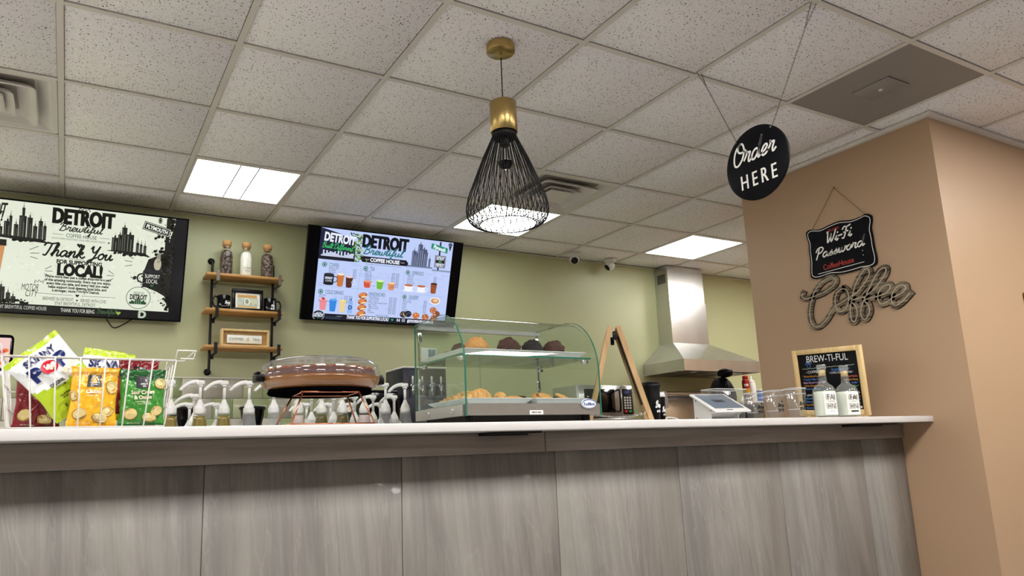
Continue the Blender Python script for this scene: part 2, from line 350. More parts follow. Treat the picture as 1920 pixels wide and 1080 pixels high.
# one-stroke brush letters: x-height 1; (strokes, advance)
SG = {
 'a': ([[(.9, .8), (.6, 1), (.25, .8), (.12, .4), (.3, .03), (.6, .12), (.88, .6), (.93, .95), (.9, .3), (1.0, .03), (1.25, .25)]], 1.2),
 'd': ([[(.9, .8), (.6, 1), (.25, .8), (.12, .4), (.3, .03), (.6, .12), (.9, .7), (1.1, 1.9), (1.12, 2.1), (.98, 1.2), (.95, .3), (1.05, .03), (1.3, .25)]], 1.25),
 'e': ([[(0, .25), (.5, .45), (.78, .8), (.6, 1.02), (.3, .85), (.15, .4), (.35, .02), (.7, .08), (1.0, .35)]], .95),
 'f': ([[(0, .25), (.45, .7), (.8, 1.6), (.75, 2.1), (.5, 1.8), (.4, .9), (.25, -.7), (.1, -1.0), (.05, -.7), (.4, .05), (.9, .35)]], .85),
 'g': ([[(.9, .8), (.6, 1), (.25, .8), (.12, .4), (.3, .03), (.6, .12), (.88, .6), (.93, .95), (.85, -.5), (.5, -1), (.3, -.7), (1.2, .25)]], 1.15),
 'h': ([[(0, .25), (.4, 1.0), (.65, 1.8), (.5, 2.1), (.35, 1.6), (.2, .0)], [(.2, .1), (.45, .8), (.75, 1), (.85, .7), (.8, .2), (.95, .02), (1.2, .25)]], 1.15),
 'i': ([[(0, .25), (.3, .95), (.22, .3), (.35, .02), (.6, .25)], [(.38, 1.4), (.42, 1.48)]], .55),
 'k': ([[(0, .25), (.4, 1.0), (.65, 1.8), (.5, 2.1), (.35, 1.6), (.2, .0)], [(.22, .3), (.6, .9), (.8, .95), (.75, .65), (.4, .5), (.75, .1), (.95, .02), (1.2, .25)]], 1.1),
 'l': ([[(0, .25), (.4, 1.0), (.65, 1.8), (.5, 2.1), (.32, 1.5), (.25, .3), (.4, .02), (.65, .25)]], .6),
 'n': ([[(0, .6), (.2, .95), (.25, .8), (.15, 0)], [(.18, .15), (.45, .8), (.72, 1), (.8, .7), (.75, .2), (.9, .02), (1.15, .25)]], 1.1),
 'o': ([[(.6, 1), (.25, .8), (.12, .4), (.35, .02), (.7, .15), (.85, .6), (.6, 1), (.7, .8), (1.15, .8)]], 1.0),
 'r': ([[(0, .3), (.25, .8), (.2, 1.15), (.35, .95), (.7, .95), (.6, .5), (.6, .15), (.75, .02), (1.0, .25)]], .9),
 's': ([[(0, .25), (.45, .8), (.5, 1.1), (.55, .7), (.65, .3), (.4, .02), (.1, .15)], [(.5, .04), (.95, .25)]], .85),
 't': ([[(0, .25), (.4, .95), (.55, 1.8), (.35, .6), (.35, .1), (.5, .02), (.75, .25)], [(.05, 1.2), (.8, 1.28)]], .7),
 'u': ([[(0, .6), (.2, .95), (.15, .3), (.3, .02), (.6, .2), (.85, .95), (.8, .3), (.95, .02), (1.2, .25)]], 1.15),
 'w': ([[(0, .6), (.2, .95), (.15, .3), (.3, .02), (.55, .2), (.7, .9), (.65, .3), (.8, .02), (1.1, .2), (1.25, .8), (1.15, 1.0), (1.5, .85)]], 1.4),
 'B': ([[(.45, 1.9), (.3, .9), (.1, 0)], [(-.1, 1.4), (.2, 2.0), (.8, 2.15), (1.15, 1.8), (.9, 1.3), (.45, 1.1), (1.0, 1.0), (1.15, .5), (.8, .05), (.3, .0), (.05, .2)]], 1.35),
 'C': ([[(1.1, 1.6), (1.1, 2.0), (.7, 2.1), (.25, 1.4), (.1, .7), (.35, .05), (.8, .05), (1.2, .4)]], 1.2),
 'D': ([[(.45, 1.9), (.3, .9), (.1, .05), (.7, .0), (1.35, .6), (1.4, 1.4), (.9, 2.1), (.2, 2.0), (-.1, 1.5)]], 1.55),
 'F': ([[(-.1, 1.7), (.2, 2.1), (.7, 1.95), (1.3, 2.15)], [(.65, 1.95), (.5, .8), (.3, .05), (0, .1)], [(.2, 1.05), (.95, 1.15)]], 1.15),
 'O': ([[(.7, 2.1), (.2, 1.7), (.05, .9), (.3, .1), (.8, 0), (1.25, .6), (1.3, 1.4), (.95, 2.05), (.5, 2.0), (.45, 1.5), (.9, 1.2), (1.5, 1.3)]], 1.5),
 'P': ([[(.45, 1.9), (.3, .9), (.1, -.1)], [(-.1, 1.4), (.2, 2.0), (.8, 2.15), (1.2, 1.75), (.95, 1.2), (.4, .95)]], 1.15),
 'T': ([[(-.2, 1.6), (.1, 2.05), (.7, 1.95), (1.5, 2.15)], [(.75, 1.95), (.6, .9), (.35, .05), (.05, .1)]], 1.05),
 'W': ([[(0, 1.9), (.15, 2.1), (.2, 1.0), (.3, .05), (.7, .8), (.85, 1.6), (.85, .8), (1.0, .05), (1.4, 1.0), (1.65, 2.1)]], 1.7),
 'Y': ([[(0, 1.7), (.2, 2.1), (.25, 1.4), (.5, 1.05), (.85, 1.4), (1.1, 2.1)], [(1.1, 2.1), (.85, .8), (.5, -.3), (.15, -.6), (.1, -.3), (1.1, .3)]], 1.2),
 '-': ([[(.1, .75), (.7, .8)]], .85), '!': ([[(.4, 2.0), (.25, .6)], [(.2, .1), (.21, .14)]], .6), ' ': ([], .7), ':': ([[(.2, .2), (.21, .24)], [(.25, .9), (.26, .94)]], .4)}
def plane(o, ux, uy, base=.0006, step=.00018):
    o, ux, uy = Vector(o), Vector(ux).normalized(), Vector(uy).normalized(); n = ux.cross(uy)
    return lambda u, v, l: o+ux*u+uy*v+n*(base+step*l)
def cylmap(r, z0=0, base=.0007, step=.0002, taper=0):
    """print wrapped round an upright cup whose front is -Y"""
    def f(u, v, l):
        R = r+taper*v+base+step*l; a = u/R
        return Vector((R*math.sin(a), -R*math.cos(a), z0+v))
    return f
class Print:
    """flat artwork on a surface: every shape lies on it in its own colour"""
    def __init__(s, fn): s.fn = fn; s.v = []; s.f = []; s.c = []
    def raw(s, pts, fs, col, l):
        if isinstance(col, str): col = hx(col)
        b = len(s.v); s.v += [tuple(s.fn(p[0], p[1], l)) for p in pts]; s.c += [(*col, 1)]*len(pts); s.f += [tuple(i+b for i in f) for f in fs]; return s
    def poly(s, pts, col, l=1):
        return s.raw(pts, [tuple(t) for t in tessellate_polygon([[Vector((p[0], p[1], 0)) for p in pts]])], col, l)
    def rect(s, x0, y0, x1, y1, col, l=1, n=1):
        for k in range(n):
            a, b = x0+(x1-x0)*k/n, x0+(x1-x0)*(k+1)/n
            s.raw([(a, y0), (b, y0), (b, y1), (a, y1)], [(0, 1, 2, 3)], col, l)
        return s
    def ell(s, x, y, rx, ry, col, l=1, n=20, rot=0):
        c, q = math.cos(rot), math.sin(rot); P = []
        for k in range(n):
            a = 2*PI*k/n; u, v = rx*math.cos(a), ry*math.sin(a); P.append((x+u*c-v*q, y+u*q+v*c))
        return s.raw(P, [tuple(range(n))], col, l)
    def ring(s, x, y, r, w, col, l=2, n=24, ry=None):
        return s.line([(x+r*math.cos(2*PI*k/n), y+(ry or r)*math.sin(2*PI*k/n)) for k in range(n+1)], w, col, l)
    def line(s, pts, w, col, l=2):
        P = [Vector((p[0], p[1])) for p in pts]; n = len(P); L = []
        for i in range(n):
            d = (P[min(i+1, n-1)]-P[max(i-1, 0)]); d = d.normalized() if d.length > 1e-9 else Vector((1, 0)); m = Vector((-d.y, d.x))*w/2
            q = P[i] - (d*w*.4 if i == 0 else 0*d) + (d*w*.4 if i == n-1 else 0*d)
            L += [q+m, q-m]
        return s.raw([(q.x, q.y) for q in L], [(2*i, 2*i+1, 2*i+3, 2*i+2) for i in range(n-1)], col, l)
    def text(s, t, x, y, h, col, align='c', w=None, bold=0, shear=0, rot=0, l=3, track=0, xs=1):
        k = h/CAP; tot = sum(GL[(c, bold)][2]+track for c in t)-track if t else 0
        kx = k*xs if w is None else w/max(tot, 1e-6)
        x0 = {'c': -tot/2, 'l': 0, 'r': -tot}[align]*kx; cr, sr = math.cos(rot), math.sin(rot)
        for c in t:
            v, f, a = GL[(c, bold)]
            P = []
            for q in v:
                u, z = x0+q[0]*kx+shear*q[1]*k, q[1]*k-h/2; P.append((x+u*cr-z*sr, y+u*sr+z*cr))
            if v: s.raw(P, f, col, l)
            x0 += (a+track)*kx
        return s
    def script(s, t, x, y, h, col, w=None, wid=None, slant=.25, rot=0, l=3, align='c', xs=.85):
        """brush lettering; h is the x-height"""
        tot = sum(SG[c][1] for c in t); kx = h*xs if w is None else w/tot; wid = wid or h*.2
        x0 = {'c': -tot/2, 'l': 0, 'r': -tot}[align]*kx; cr, sr = math.cos(rot), math.sin(rot)
        for c in t:
            st, a = SG[c]
            for p in st:
                Q = smooth_path([(q[0]*kx, q[1]*h, 0) for q in p], 4); R = []
                for q in Q:
                    u, z = x0+q.x+slant*q.y, q.y-h/2; R.append((x+u*cr-z*sr, y+u*sr+z*cr))
                s.line(R, wid, col, l)
            x0 += a*kx
        return s
    def heart(s, x, y, r, col, l=3):
        P = []
        for k in range(20):
            t = 2*PI*k/20; P.append((x+r*math.sin(t)**3, y+r*(.81*math.cos(t)-.31*math.cos(2*t)-.12*math.cos(3*t)-.06*math.cos(4*t))))
        return s.poly(P, col, l)
    def build(s, name, matname, parent=None, label=None):
        me = bpy.data.meshes.new(name); me.from_pydata(s.v, [], s.f); me.materials.append(M[matname])
        at = me.color_attributes.new('Col', 'FLOAT_COLOR', 'POINT'); at.data.foreach_set('color', [q for c in s.c for q in c])
        me.update(); o = bpy.data.objects.new(name, me); C.objects.link(o); o.parent = parent; return prop(o, label)

# ============================================================ the room
BY = 4.925                       # back wall face
TX = 3.683                       # tan wall face
X0, X1, Y0 = -3.2, 7.0, -3.2
def struct(name, mb, m, parent=None): return mb.build(name, m, parent, kind='structure')
struct('floor', MB().box(X0, X1, Y0, BY, -.05, 0), 'floor_tile')
struct('wall_back', MB().box(X0-.1, X1+.1, BY, BY+.1, 0, CEIL+.06), 'green_paint')
struct('wall_left', MB().box(X0-.1, X0, Y0, BY, 0, CEIL+.06), 'cream_paint')
wf = MB().box(X0-.1, X1+.1, Y0-.1, Y0, 0, .45).box(X0-.1, X1+.1, Y0-.1, Y0, 2.35, CEIL+.06)
for x in (X0-.1, X0+3.3, X0+6.8, X1-.2): wf.box(x, x+.3, Y0-.1, Y0, .45, 2.35)
struct('wall_front', wf, 'cream_paint')
for k, (x0, x1) in enumerate(((X0+.2, X0+3.3), (X0+3.6, X0+6.8), (X0+7.1, X1-.2))):     # shop front behind the camera
    wn = MB(); 
    for q in ((x0, x1, .45, .5), (x0, x1, 2.3, 2.35), (x0, x0+.05, .5, 2.3), (x1-.05, x1, .5, 2.3), ((x0+x1)/2-.025, (x0+x1)/2+.025, .5, 2.3)): wn.box(q[0], q[1], Y0-.08, Y0-.02, q[2], q[3])
    wo = struct('window_%d' % (k+1), wn, 'steel_dark'); MB().box(x0+.05, x1-.05, Y0-.055, Y0-.049, .5, 2.3).build('pane', 'case_glass', wo)
struct('wall_right', MB().box(X1, X1+.1, Y0, BY, 0, CEIL+.06), 'tan_paint')
struct('wall_side', MB().box(TX, X1, 1.855, 3.05, 0, CEIL-.001), 'tan_paint')
ceil = thing('ceiling', 'suspended ceiling of square speckled boards in a white metal grid', None, (0, 0, CEIL), kind='structure')
MB().box(X0, X1, Y0, BY, .034, .07).build('ceiling_slab', 'dark_gap', ceil)
I0, I1, J0, J1 = -5, 11, -9, 3
gx = lambda i: GX0+G*i
gy = lambda j: GY0+G*j
LIGHTS = [(1, 2), (4, 2), (7, 2), (-3, 2), (-3, 0), (9, 1), (-4, -4), (-2, -4), (0, -4), (2, -4), (4, -4), (6, -4), (8, -4)]
VENTS = [(-1, 1), (4, 1)]; RETURN = (5, -2)
# runners: continuous one way, short cross bars the other
for i in range(I0, I1+1):
    MB().box(gx(i)-.012, gx(i)+.012, Y0, BY, 0, .004).box(gx(i)-.003, gx(i)+.003, Y0, BY, .004, .033).build('grid_runner', 'grid_white', ceil)
xb = MB().box(.0125, G-.0125, -.012, .012, -.0008, .0038).box(.0125, G-.0125, -.003, .003, .0038, .032).build('grid_cross_bar', 'grid_white', ceil)
first = True
for j in range(J0, J1+1):
    for i in range(I0, I1):
        o = xb if first else xb.copy(); first = False
        if o is not xb: C.objects.link(o)
        o.location = (gx(i), gy(j), 0)
bd = MB(); bd.rbox(.013, G-.013, .013, G-.013, .0045, .018, .002, 1); board = bd.build('ceiling_tile', 'ceiling_board', ceil); first = True
taken = set(LIGHTS+VENTS+[RETURN])
for j in range(J0, J1+1):
    for i in range(I0, I1):
        if (i, j) in taken: continue
        o = board if first else board.copy(); first = False
        if o is not board: C.objects.link(o)
        o.location = (gx(i), gy(j), 0)
        if j == J1: o.scale = (1, (BY-gy(j)-.006)/(G-.006), 1)
# white angle trim where the grid meets walls
def trim(name, *b): MB().box(*b).build(name, 'grid_white', None, kind='structure')
trim('trim_1', X0, X1, BY-.022, BY, CEIL-.004, CEIL-.0012); trim('trim_2', TX-.024, TX, 1.831, 3.05, CEIL-.022, CEIL-.0012)
trim('trim_3', TX, X1, 1.831, 1.855, CEIL-.022, CEIL-.0012)

# ceiling light panels: frame, two wide lenses and a narrow one between them
def light_panel():
    t = thing('ceiling_light', 'lit', 'ceiling light', (0, 0, CEIL))
    f = MB(); a, b = .0135, G-.0135
    for q in ((a, b, a, a+.014), (a, b, b-.014, b), (a, a+.014, a+.014, b-.014), (b-.014, b, a+.014, b-.014)): f.box(*q, .001, .02)
    f.build('frame', 'white_metal', t)
    for x0, x1 in ((.029, .251), (.258, .352), (.359, .5805)): MB().box(x0, x1, .029, G-.029, .004, .012).build('diffuser', 'light_panel', t)
    for x in (.2545, .3555): MB().box(x-.003, x+.003, .029, G-.029, .0015, .0038).build('lens_divider', 'duct_dark', t)
    MB().box(.02, G-.02, .02, G-.02, .014, .03).build('housing', 'dark_gap', t)
    return t
lp = light_panel()
LL = {(1, 2): 'lit square ceiling light above the jars, between the two menu screens', (4, 2): 'lit square ceiling light seen through the black wire pendant',
      (7, 2): 'lit square ceiling light in front of the range hood chimney'}
OFF = {(-3, 2): 'added unseen ceiling light over the back counter, left of the picture', (-3, 0): 'added unseen ceiling light over the work side of the bar, left of the picture', (9, 1): 'lit ceiling light in the kitchen recess behind the tan wall'}  # those left of view are added to brighten the kitchen side
for q, w_ in zip(range(-4, 9, 2), ('first', 'second', 'third', 'fourth', 'fifth', 'sixth', 'last')): OFF[(q, -4)] = 'lit ceiling light over the customer side, %s in its row from the left wall' % w_
for k, ij in reversed(list(enumerate(LIGHTS))):
    lab = LL.get(ij, OFF.get(ij)); o = lp if k == 0 else dup(lp, (0, 0, 0))
    o.location = (gx(ij[0]), gy(ij[1]), CEIL); o['label'] = lab
    if ij in LL:          # panels in view set dimmer so pendant wires show; added unseen ones compensate
        for c in o.children:
            if stem(c.name) == 'diffuser': c.data = c.data.copy() if k else c.data.copy(); c.data.materials.clear(); c.data.materials.append(M['light_panel_dim'])
    o['group'] = 'square lights in the ceiling' if ij in LL else 'ceiling lights over the customer side'
# air diffusers: nested square cones
def ring(mb, c, prof, mi=0, rc=.16):
    """square ring swept through (half size, height), corners slightly rounded"""
    R = []
    for h, z in prof:
        r = h*rc; P = []
        for cx_, cy_, a0 in ((1, 1, 0), (-1, 1, 90), (-1, -1, 180), (1, -1, 270)):
            for k in range(4):
                a = math.radians(a0+30*k); P.append((c[0]+cx_*(h-r)+r*math.cos(a), c[1]+cy_*(h-r)+r*math.sin(a), z))
        R.append(P)
    n = len(R[0]); mb.add([p for P in R for p in P], [(i*n+k, i*n+(k+1) % n, (i+1)*n+(k+1) % n, (i+1)*n+k) for i in range(len(R)-1) for k in range(n)], mi, False); return mb
def vent():
    t = thing('ceiling_vent', 'v', 'air vent', (0, 0, CEIL)); c = (G/2, G/2)
    ring(MB(), c, [(.291, .012), (.291, .001), (.268, .001), (.245, .014), (.215, .031), (.205, .0312)], rc=.05).build('outer_pan', 'white_metal', t)
    ring(MB(), c, [(.135, .03), (.17, .012), (.2, -.012), (.208, -.014), (.214, -.012), (.2, .004), (.15, .03)], rc=.13).build('middle_cone', 'white_metal', t)
    m = ring(MB(), c, [(.06, .028), (.09, .008), (.118, -.008), (.124, -.014), (.128, -.014), (.118, .002), (.075, .03)], rc=.13); m.build('inner_cone', 'white_metal', t)
    ring(MB(), c, [(.001, -.016), (.08, -.017), (.088, -.014), (.088, -.006), (.06, .01), (.001, .01)], rc=.1).build('centre_plate', 'white_metal', t)
    MB().box(.1, G-.1, .1, G-.1, .0315, .0335).build('duct_box', 'duct_grey', t)
    return t
v = vent(); v.location = (gx(-1), gy(1), CEIL); v['label'] = 'square white air vent above the thank-you screen, cut by the picture edge'; v['group'] = 'square air vents'
v2 = dup(v, (gx(4), gy(1), CEIL), 'square white air vent half hidden behind the wire pendant lamp')
t = thing('return_grille', 'square perforated grey return air grille with a faint plate showing behind it', 'air grille', (gx(5), gy(-2), CEIL))
MB().box(.0135, G-.0135, .0135, G-.0135, .003, .006).build('perforated_sheet', 'perforated_metal', t)
MB().box(.0135, G-.0135, .0135, G-.0135, .007, .03).build('backing_box', 'dark_gap', t)
f = MB(); f.rbox(.20, .36, .22, .40, -.004, .0029, .002, 1); f.build('deflector_plate', 'perforated_metal', t); MB().lathe([(.001, -.012), (.009, -.01), (.01, -.004)], 12, (.28, .31, 0)).build('screw', 'white_metal', t)

# backsplash of glazed square tiles on the back wall
P = .1245
bs = thing('backsplash', 'green and grey glazed square tile backsplash along the back wall', None, (0, BY, 0), kind='structure')
MB().box(-1.6, 1.66, -.006, -.0005, .9, CZ+.512).build('grout_bed', 'grout', bs)
MB().box(-1.6, 1.66, -.016, -.006, CZ+.512, CZ+.519).build('tile_edge_strip', 'grid_white', bs)
tm = [MB().rbox(.0015, P-.0015, -.013, -.0062, .0015, P+.002, .0018, 1) for k in range(6)]
td = [m.build('tile', 'tile_glaze_%d' % k, bs) for k, m in enumerate(tm)]; used = set()
rng = random.Random(3)
for r in range(4):
    z = CZ+.385-.1285*r
    x = .604-P*17-(P/2 if r % 2 else 0)
    while x+P < 1.64:
        k = rng.choice((0, 1, 2, 3, 2, 3, 4, 5, 1)); o = td[k] if k not in used else td[k].copy()
        if k in used: C.objects.link(o)
        used.add(k); o.location = (x, 0, z); x += P
for k in range(6):
    if k not in used: bpy.data.objects.remove(td[k])

# ============================================================ the bar counter
PF = 2.22; CT = CZ+.088; CX0 = -1.66
bar = thing('bar_counter', 'long bar counter faced with grey veined slabs under a white quartz top', 'counter', (0, PF, 0))
MB().box(CX0, TX-.001, .0125, .33, 0, CT-.0305).build('body', 'cream_paint', bar)
slab = MB().rbox(.0012, .5988, 0, .012, .005, 1.040, .0015, 1).build('stone_slab', 'stone_slab', bar); first = True
x = .342-.6*3
while x < TX-.01:
    o = slab if first else slab.copy()
    if not first: C.objects.link(o)
    first = False; o.location = (x, 0, 0); wd = min(.6, TX-.002-x)
    if wd < .59: o.scale = (wd/.6, 1, 1)
    x += .6
for a, b in ((CX0, 1.494), (1.4975, TX-.002)):
    MB().rbox(a, b, -.012, -.0006, CZ-.013, CT-.0315, .0015, 1).build('fascia_board', 'fascia_wood', bar)
MB().rbox(CX0, TX-.0015, 2.05-PF, 2.63-PF, CT-.030, CT, .0035, 2).build('worktop', 'white_quartz', bar)
for a, b in ((1.222, 1.42), (3.19, 3.50)):
    MB().box(a, b, -.105, -.0125, CT-.0365, CT-.0308).box(a, b, -.018, -.0125, CT-.041, CT-.0365).build('support_bracket', 'black_metal', bar)

# ============================================================ work surfaces behind the bar (mostly hidden by it)
t = thing('back_counter', 'dark-fronted back counter with white top along the green wall', 'counter', (0, BY, 0))
MB().box(-1.6, 3.98, -.62, -.0165, 0, .868).build('cabinet_body', 'black_metal', t)
for k in range(9):
    x = -1.58+k*.615; d = MB().rbox(x+.004, x+.611, -.64, -.6205, .1, .86, .003, 1).build('cabinet_door', 'cream_paint', t)
    MB().tube([(x+.55, -.642, .6), (x+.55, -.665, .6), (x+.55, -.665, .74), (x+.55, -.642, .74)], .004, 6).build('handle', 'chrome', d)
MB().rbox(-1.6, 3.98, -.645, -.0165, .869, .899, .004, 1).build('worktop', 'white_quartz', t)
t = thing('prep_table', 'stainless work table just behind the bar', 'table', (.4, 2.95, 0))
MB().rbox(-.55, 1.1, -.24, .42, .80, .84, .004, 1).build('tabletop', 'steel', t)
for x in (-.5, 1.05):
    for y in (-.2, .38): MB().cyl(x, y, 0, .80, .02, 12).build('leg', 'steel', t)
MB().box(-.5, 1.05, -.2, .38, .2, .215).build('undershelf', 'steel', t)
RZ = .893
t = thing('bottle_riser', 'steel riser holding the taller row of syrup bottles', 'rack', (.4, 2.80, .84))
MB().rbox(-.53, 1.08, -.06, .06, .045, .053, .002, 1).build('tread', 'steel', t)
for x in (-.5, .27, 1.05): MB().box(x-.01, x+.01, -.055, .055, 0, .045).build('foot_block', 'steel', t)

# ============================================================ wall screens
SW, SH, SD = 1.175, .648, .035
def tv(name, label, cx_, art):
    """base of the thing is the middle of the lower front edge; the top leans out of the wall"""
    t = thing(name, label, 'tv screen', (cx_, 4.86, CZ+(.92 if cx_ > 1 else .858)), (math.atan2(.2, .62), 0, 0), 'menu screens')
    MB().rbox(-SW/2, SW/2, 0, SD, 0, SH, .003, 2).build('case', 'tv_glass', t)
    b = MB(); e = .008
    for q in ((-SW/2, SW/2, 0, e), (-SW/2, SW/2, SH-e, SH), (-SW/2, -SW/2+e, e, SH-e), (SW/2-e, SW/2, e, SH-e)): b.box(q[0], q[1], -.003, .0005, q[2], q[3])
    b.build('bezel', 'tv_glass', t)
    MB().box(-SW/2+e, SW/2-e, -.0012, .0006, e, SH-e).build('glass_panel', 'tv_glass', t)
    p = Print(plane((-SW/2, -.0014, SH), (1, 0, 0), (0, 0, 1), .0003)); art(p); p.build('screen_picture', 'screen', t)
    R = t.rotation_euler.to_matrix()
    br = MB(); inv = R.inverted(); y = BY-4.86
    for x in (-.2, .2):
        top = inv @ Vector((0, y, SH*.9)); bot = inv @ Vector((0, y, .12))
        br.tube([(x, SD, SH*.8), (x, top.y-.004, SH*.8-.0)], .008, 6); br.tube([(x, SD, .14), (x, bot.y-.004, .12)], .008, 6)
    br.build('wall_bracket', 'black_metal', t)
    return t
def U(x): return x*SW
def V(y): return -y*SH
INK = '#14140f'
rng = random.Random(11)
def towers(p, spec, base, col, l=2, shade=None):
    for x, w_, h in spec:
        p.rect(U(x), V(base), U(x+w_), V(base-h), col, l)
        if shade:
            for k in range(2): p.rect(U(x+w_*(.18+.42*k)), V(base-.01), U(x+w_*(.26+.42*k)), V(base-h*(.93-.2*k)), shade, l+1)
            p.rect(U(x+w_*.35), V(base-h), U(x+w_*.6), V(base-h-.02), col, l); p.line([(U(x+w_*.48), V(base-h)), (U(x+w_*.48), V(base-h-.045))], .0015, col, l)
def spatter(p, cx_, cy_, rx, ry, n, col, l=2, lo=.002, hi=.012):
    for k in range(n):
        a, q = rng.random()*2*PI, rng.gauss(0, .55); s_ = lo+(hi-lo)*rng.random()**3
        x, y = cx_+rx*q*math.cos(a), cy_+ry*q*math.sin(a)
        if .0 < x < .938 and .01 < y < .985: p.ell(U(x), V(y), U(s_), U(s_)*.8, col, l, 6, rng.random())
def art_thanks(p):
    p.rect(U(.005), V(.985), U(.935), V(.015), '#dfe5d2', 0)
    for k in range(260): p.ell(U(.02+rng.random()*.9), V(.03+rng.random()*.86), .004+.012*rng.random(), .003+.008*rng.random(), rng.choice(('#d8dfca', '#e6ead9')), .5, 6)
    # black spray at the right with the mug
    spatter(p, .9, .42, .055, .22, 420, INK); spatter(p, .86, .62, .075, .13, 330, INK); spatter(p, .93, .8, .04, .16, 160, INK); spatter(p, .92, .1, .03, .1, 120, INK)
    p.poly([(U(.94), V(.02)), (U(.90), V(.34)), (U(.82), V(.42)), (U(.80), V(.55)), (U(.81), V(.68)), (U(.87), V(.72)), (U(.91), V(.76)), (U(.94), V(.9))], INK, 1.5)
    p.rect(U(.935), V(.992), U(.993), V(.008), '#05050d', 2)
    for r in range(9):
        for k in range(4): p.rect(U(.852+.02*k+(r % 2)*.009), V(.36+.022*r), U(.868+.02*k+(r % 2)*.009), V(.374+.022*r), '#3a3a36', 2)
    p.ell(U(.865), V(.46), U(.018), V(-.06), '#b9b29a', 3, 12); p.ell(U(.868), V(.40), U(.010), V(-.05), '#8f8a78', 3, 12)
    p.rect(U(.80), V(.685), U(.888), V(.53), '#0b0b10', 3); p.ell(U(.844), V(.53), U(.044), .012, '#1d1d25', 4); p.ring(U(.797), V(.6), .026, .008, '#0b0b10', 3)
    p.ring(U(.797), V(.6), .031, .0015, '#8c9284', 4)
    p.text('SUPPORT', U(.845), V(.578), .022, '#e8ebdf', w=U(.072), l=5); p.text('LOCAL', U(.845), V(.625), .024, '#e8ebdf', w=U(.056), l=5); p.heart(U(.845), V(.665), .010, '#2f6a3a', 5)
    # title
    [p.text('DETROIT', U(.515)+dx, V(.102), .080, INK, w=U(.270), bold=1) for dx in (-.0025, 0, .0025)]
    p.line([(U(.49), V(.036)), (U(.495), V(.015)), (U(.507), V(.03)), (U(.515), V(.01)), (U(.523), V(.03)), (U(.535), V(.015)), (U(.54), V(.036))], .005, INK)
    p.script('Brewtiful', U(.505), V(.212), .024, INK, w=U(.185), wid=.0055)
    p.text('COFFEE HOUSE', U(.51), V(.268), .021, INK, w=U(.135)); p.line([(U(.385), V(.265)), (U(.43), V(.266))], .002, INK); p.line([(U(.59), V(.266)), (U(.635), V(.265))], .002, INK)
    p.text('GOOD COFFEE. GOOD FOOD. GOOD VIBES. DETROIT PROUD.', U(.50), V(.302), .009, INK, w=U(.235)); p.heart(U(.632), V(.303), .006, INK)
    p.heart(U(.505), V(.35), .015, INK)
    p.script('Thank You', U(.50), V(.435), .036, INK, w=U(.30), wid=.0095)
    p.line([(U(.46), V(.475)), (U(.53), V(.478))], .002, INK)
    p.text('FOR SUPPORTING', U(.51), V(.507), .022, INK, w=U(.2), bold=1); [p.text('LOCAL!', U(.515)+dx, V(.578), .064, INK, w=U(.2), bold=1) for dx in (-.002, 0, .002)]
    for sx in (-1, 1):
        for (a, b, c_) in (((.17, .39), (.205, .425), 0), ((.165, .45), (.2, .455), 0), ((.17, .5), (.2, .485), 0)):
            f = lambda q: (U(.515+sx*q[0]*1.0+(.03 if sx > 0 else -.015)), V(q[1]))
            p.line([f(a), f(b)], .003, INK)
        for (a, b) in (((.125, .555), (.15, .585)), ((.12, .6), (.15, .602)), ((.125, .65), (.15, .625))):
            p.line([(U(.515+sx*a[0]), V(a[1])), (U(.515+sx*b[0]), V(b[1]))], .003, INK)
    for k, (s_, w_) in enumerate((("We're more than just a coffee shop-we're a part", .29), ('of this amazing community. Every cup you enjoy,', .29), ('every bite you take, and every visit you make', .272), ('helps support local dreams, local jobs, and', .255))):
        p.text(s_, U(.51), V(.645+.031*k), .014, INK, w=U(w_), bold=1)
    p.text('a stronger, more', U(.45), V(.769), .014, INK, w=U(.1), bold=1); p.script('Brewtiful', U(.53), V(.768), .010, INK, w=U(.055)); p.text('Detroit.', U(.585), V(.769), .014, INK, w=U(.045), bold=1)
    p.line([(U(.335), V(.803)), (U(.49), V(.807))], .002, INK); p.line([(U(.53), V(.807)), (U(.68), V(.803))], .002, INK); p.heart(U(.51), V(.806), .010, INK)
    p.text('BREWED IN DETROIT.', U(.43), V(.847), .019, INK, w=U(.135)); p.heart(U(.51), V(.85), .006, INK); p.text('SERVED WITH LOVE.', U(.583), V(.847), .019, INK, w=U(.118))
    p.text('STAY BREWTIFUL, DETROIT.', U(.505), V(.885), .019, INK, w=U(.18))
    # skylines
    towers(p, [(.16, .02, .09), (.185, .03, .14), (.205, .012, .19), (.225, .018, .12), (.245, .03, .2), (.255, .012, .27), (.278, .022, .19), (.303, .018, .12), (.325, .018, .17), (.345, .014, .13)], .335, '#1c1c17', 2, '#6e7266')
    p.poly([(U(.15), V(.335)), (U(.38), V(.36)), (U(.34), V(.325)), (U(.15), V(.31))], INK, 3); spatter(p, .27, .345, .07, .012, 60, INK)
    towers(p, [(.645, .03, .13), (.688, .024, .23), (.71, .035, .17), (.672, .018, .16), (.757, .014, .1), (.775, .012, .09), (.792, .014, .08)], .375, '#1c1c17', 2, '#7d8277')
    p.poly([(U(.62), V(.37)), (U(.83), V(.4)), (U(.8), V(.365)), (U(.66), V(.36))], INK, 3); spatter(p, .73, .385, .06, .012, 60, INK)
    towers(p, [(.02, .03, .13), (.05, .02, .17), (.09, .04, .12), (.14, .03, .16), (.175, .03, .14), (.21, .018, .09), (.23, .02, .06)], .905, '#1c1c17', 2, '#555a4e'); spatter(p, .2, .89, .1, .02, 120, INK)
    # street sign
    p.rect(U(.893), V(.36), U(.912), V(.02), INK, 3)
    a = -.24
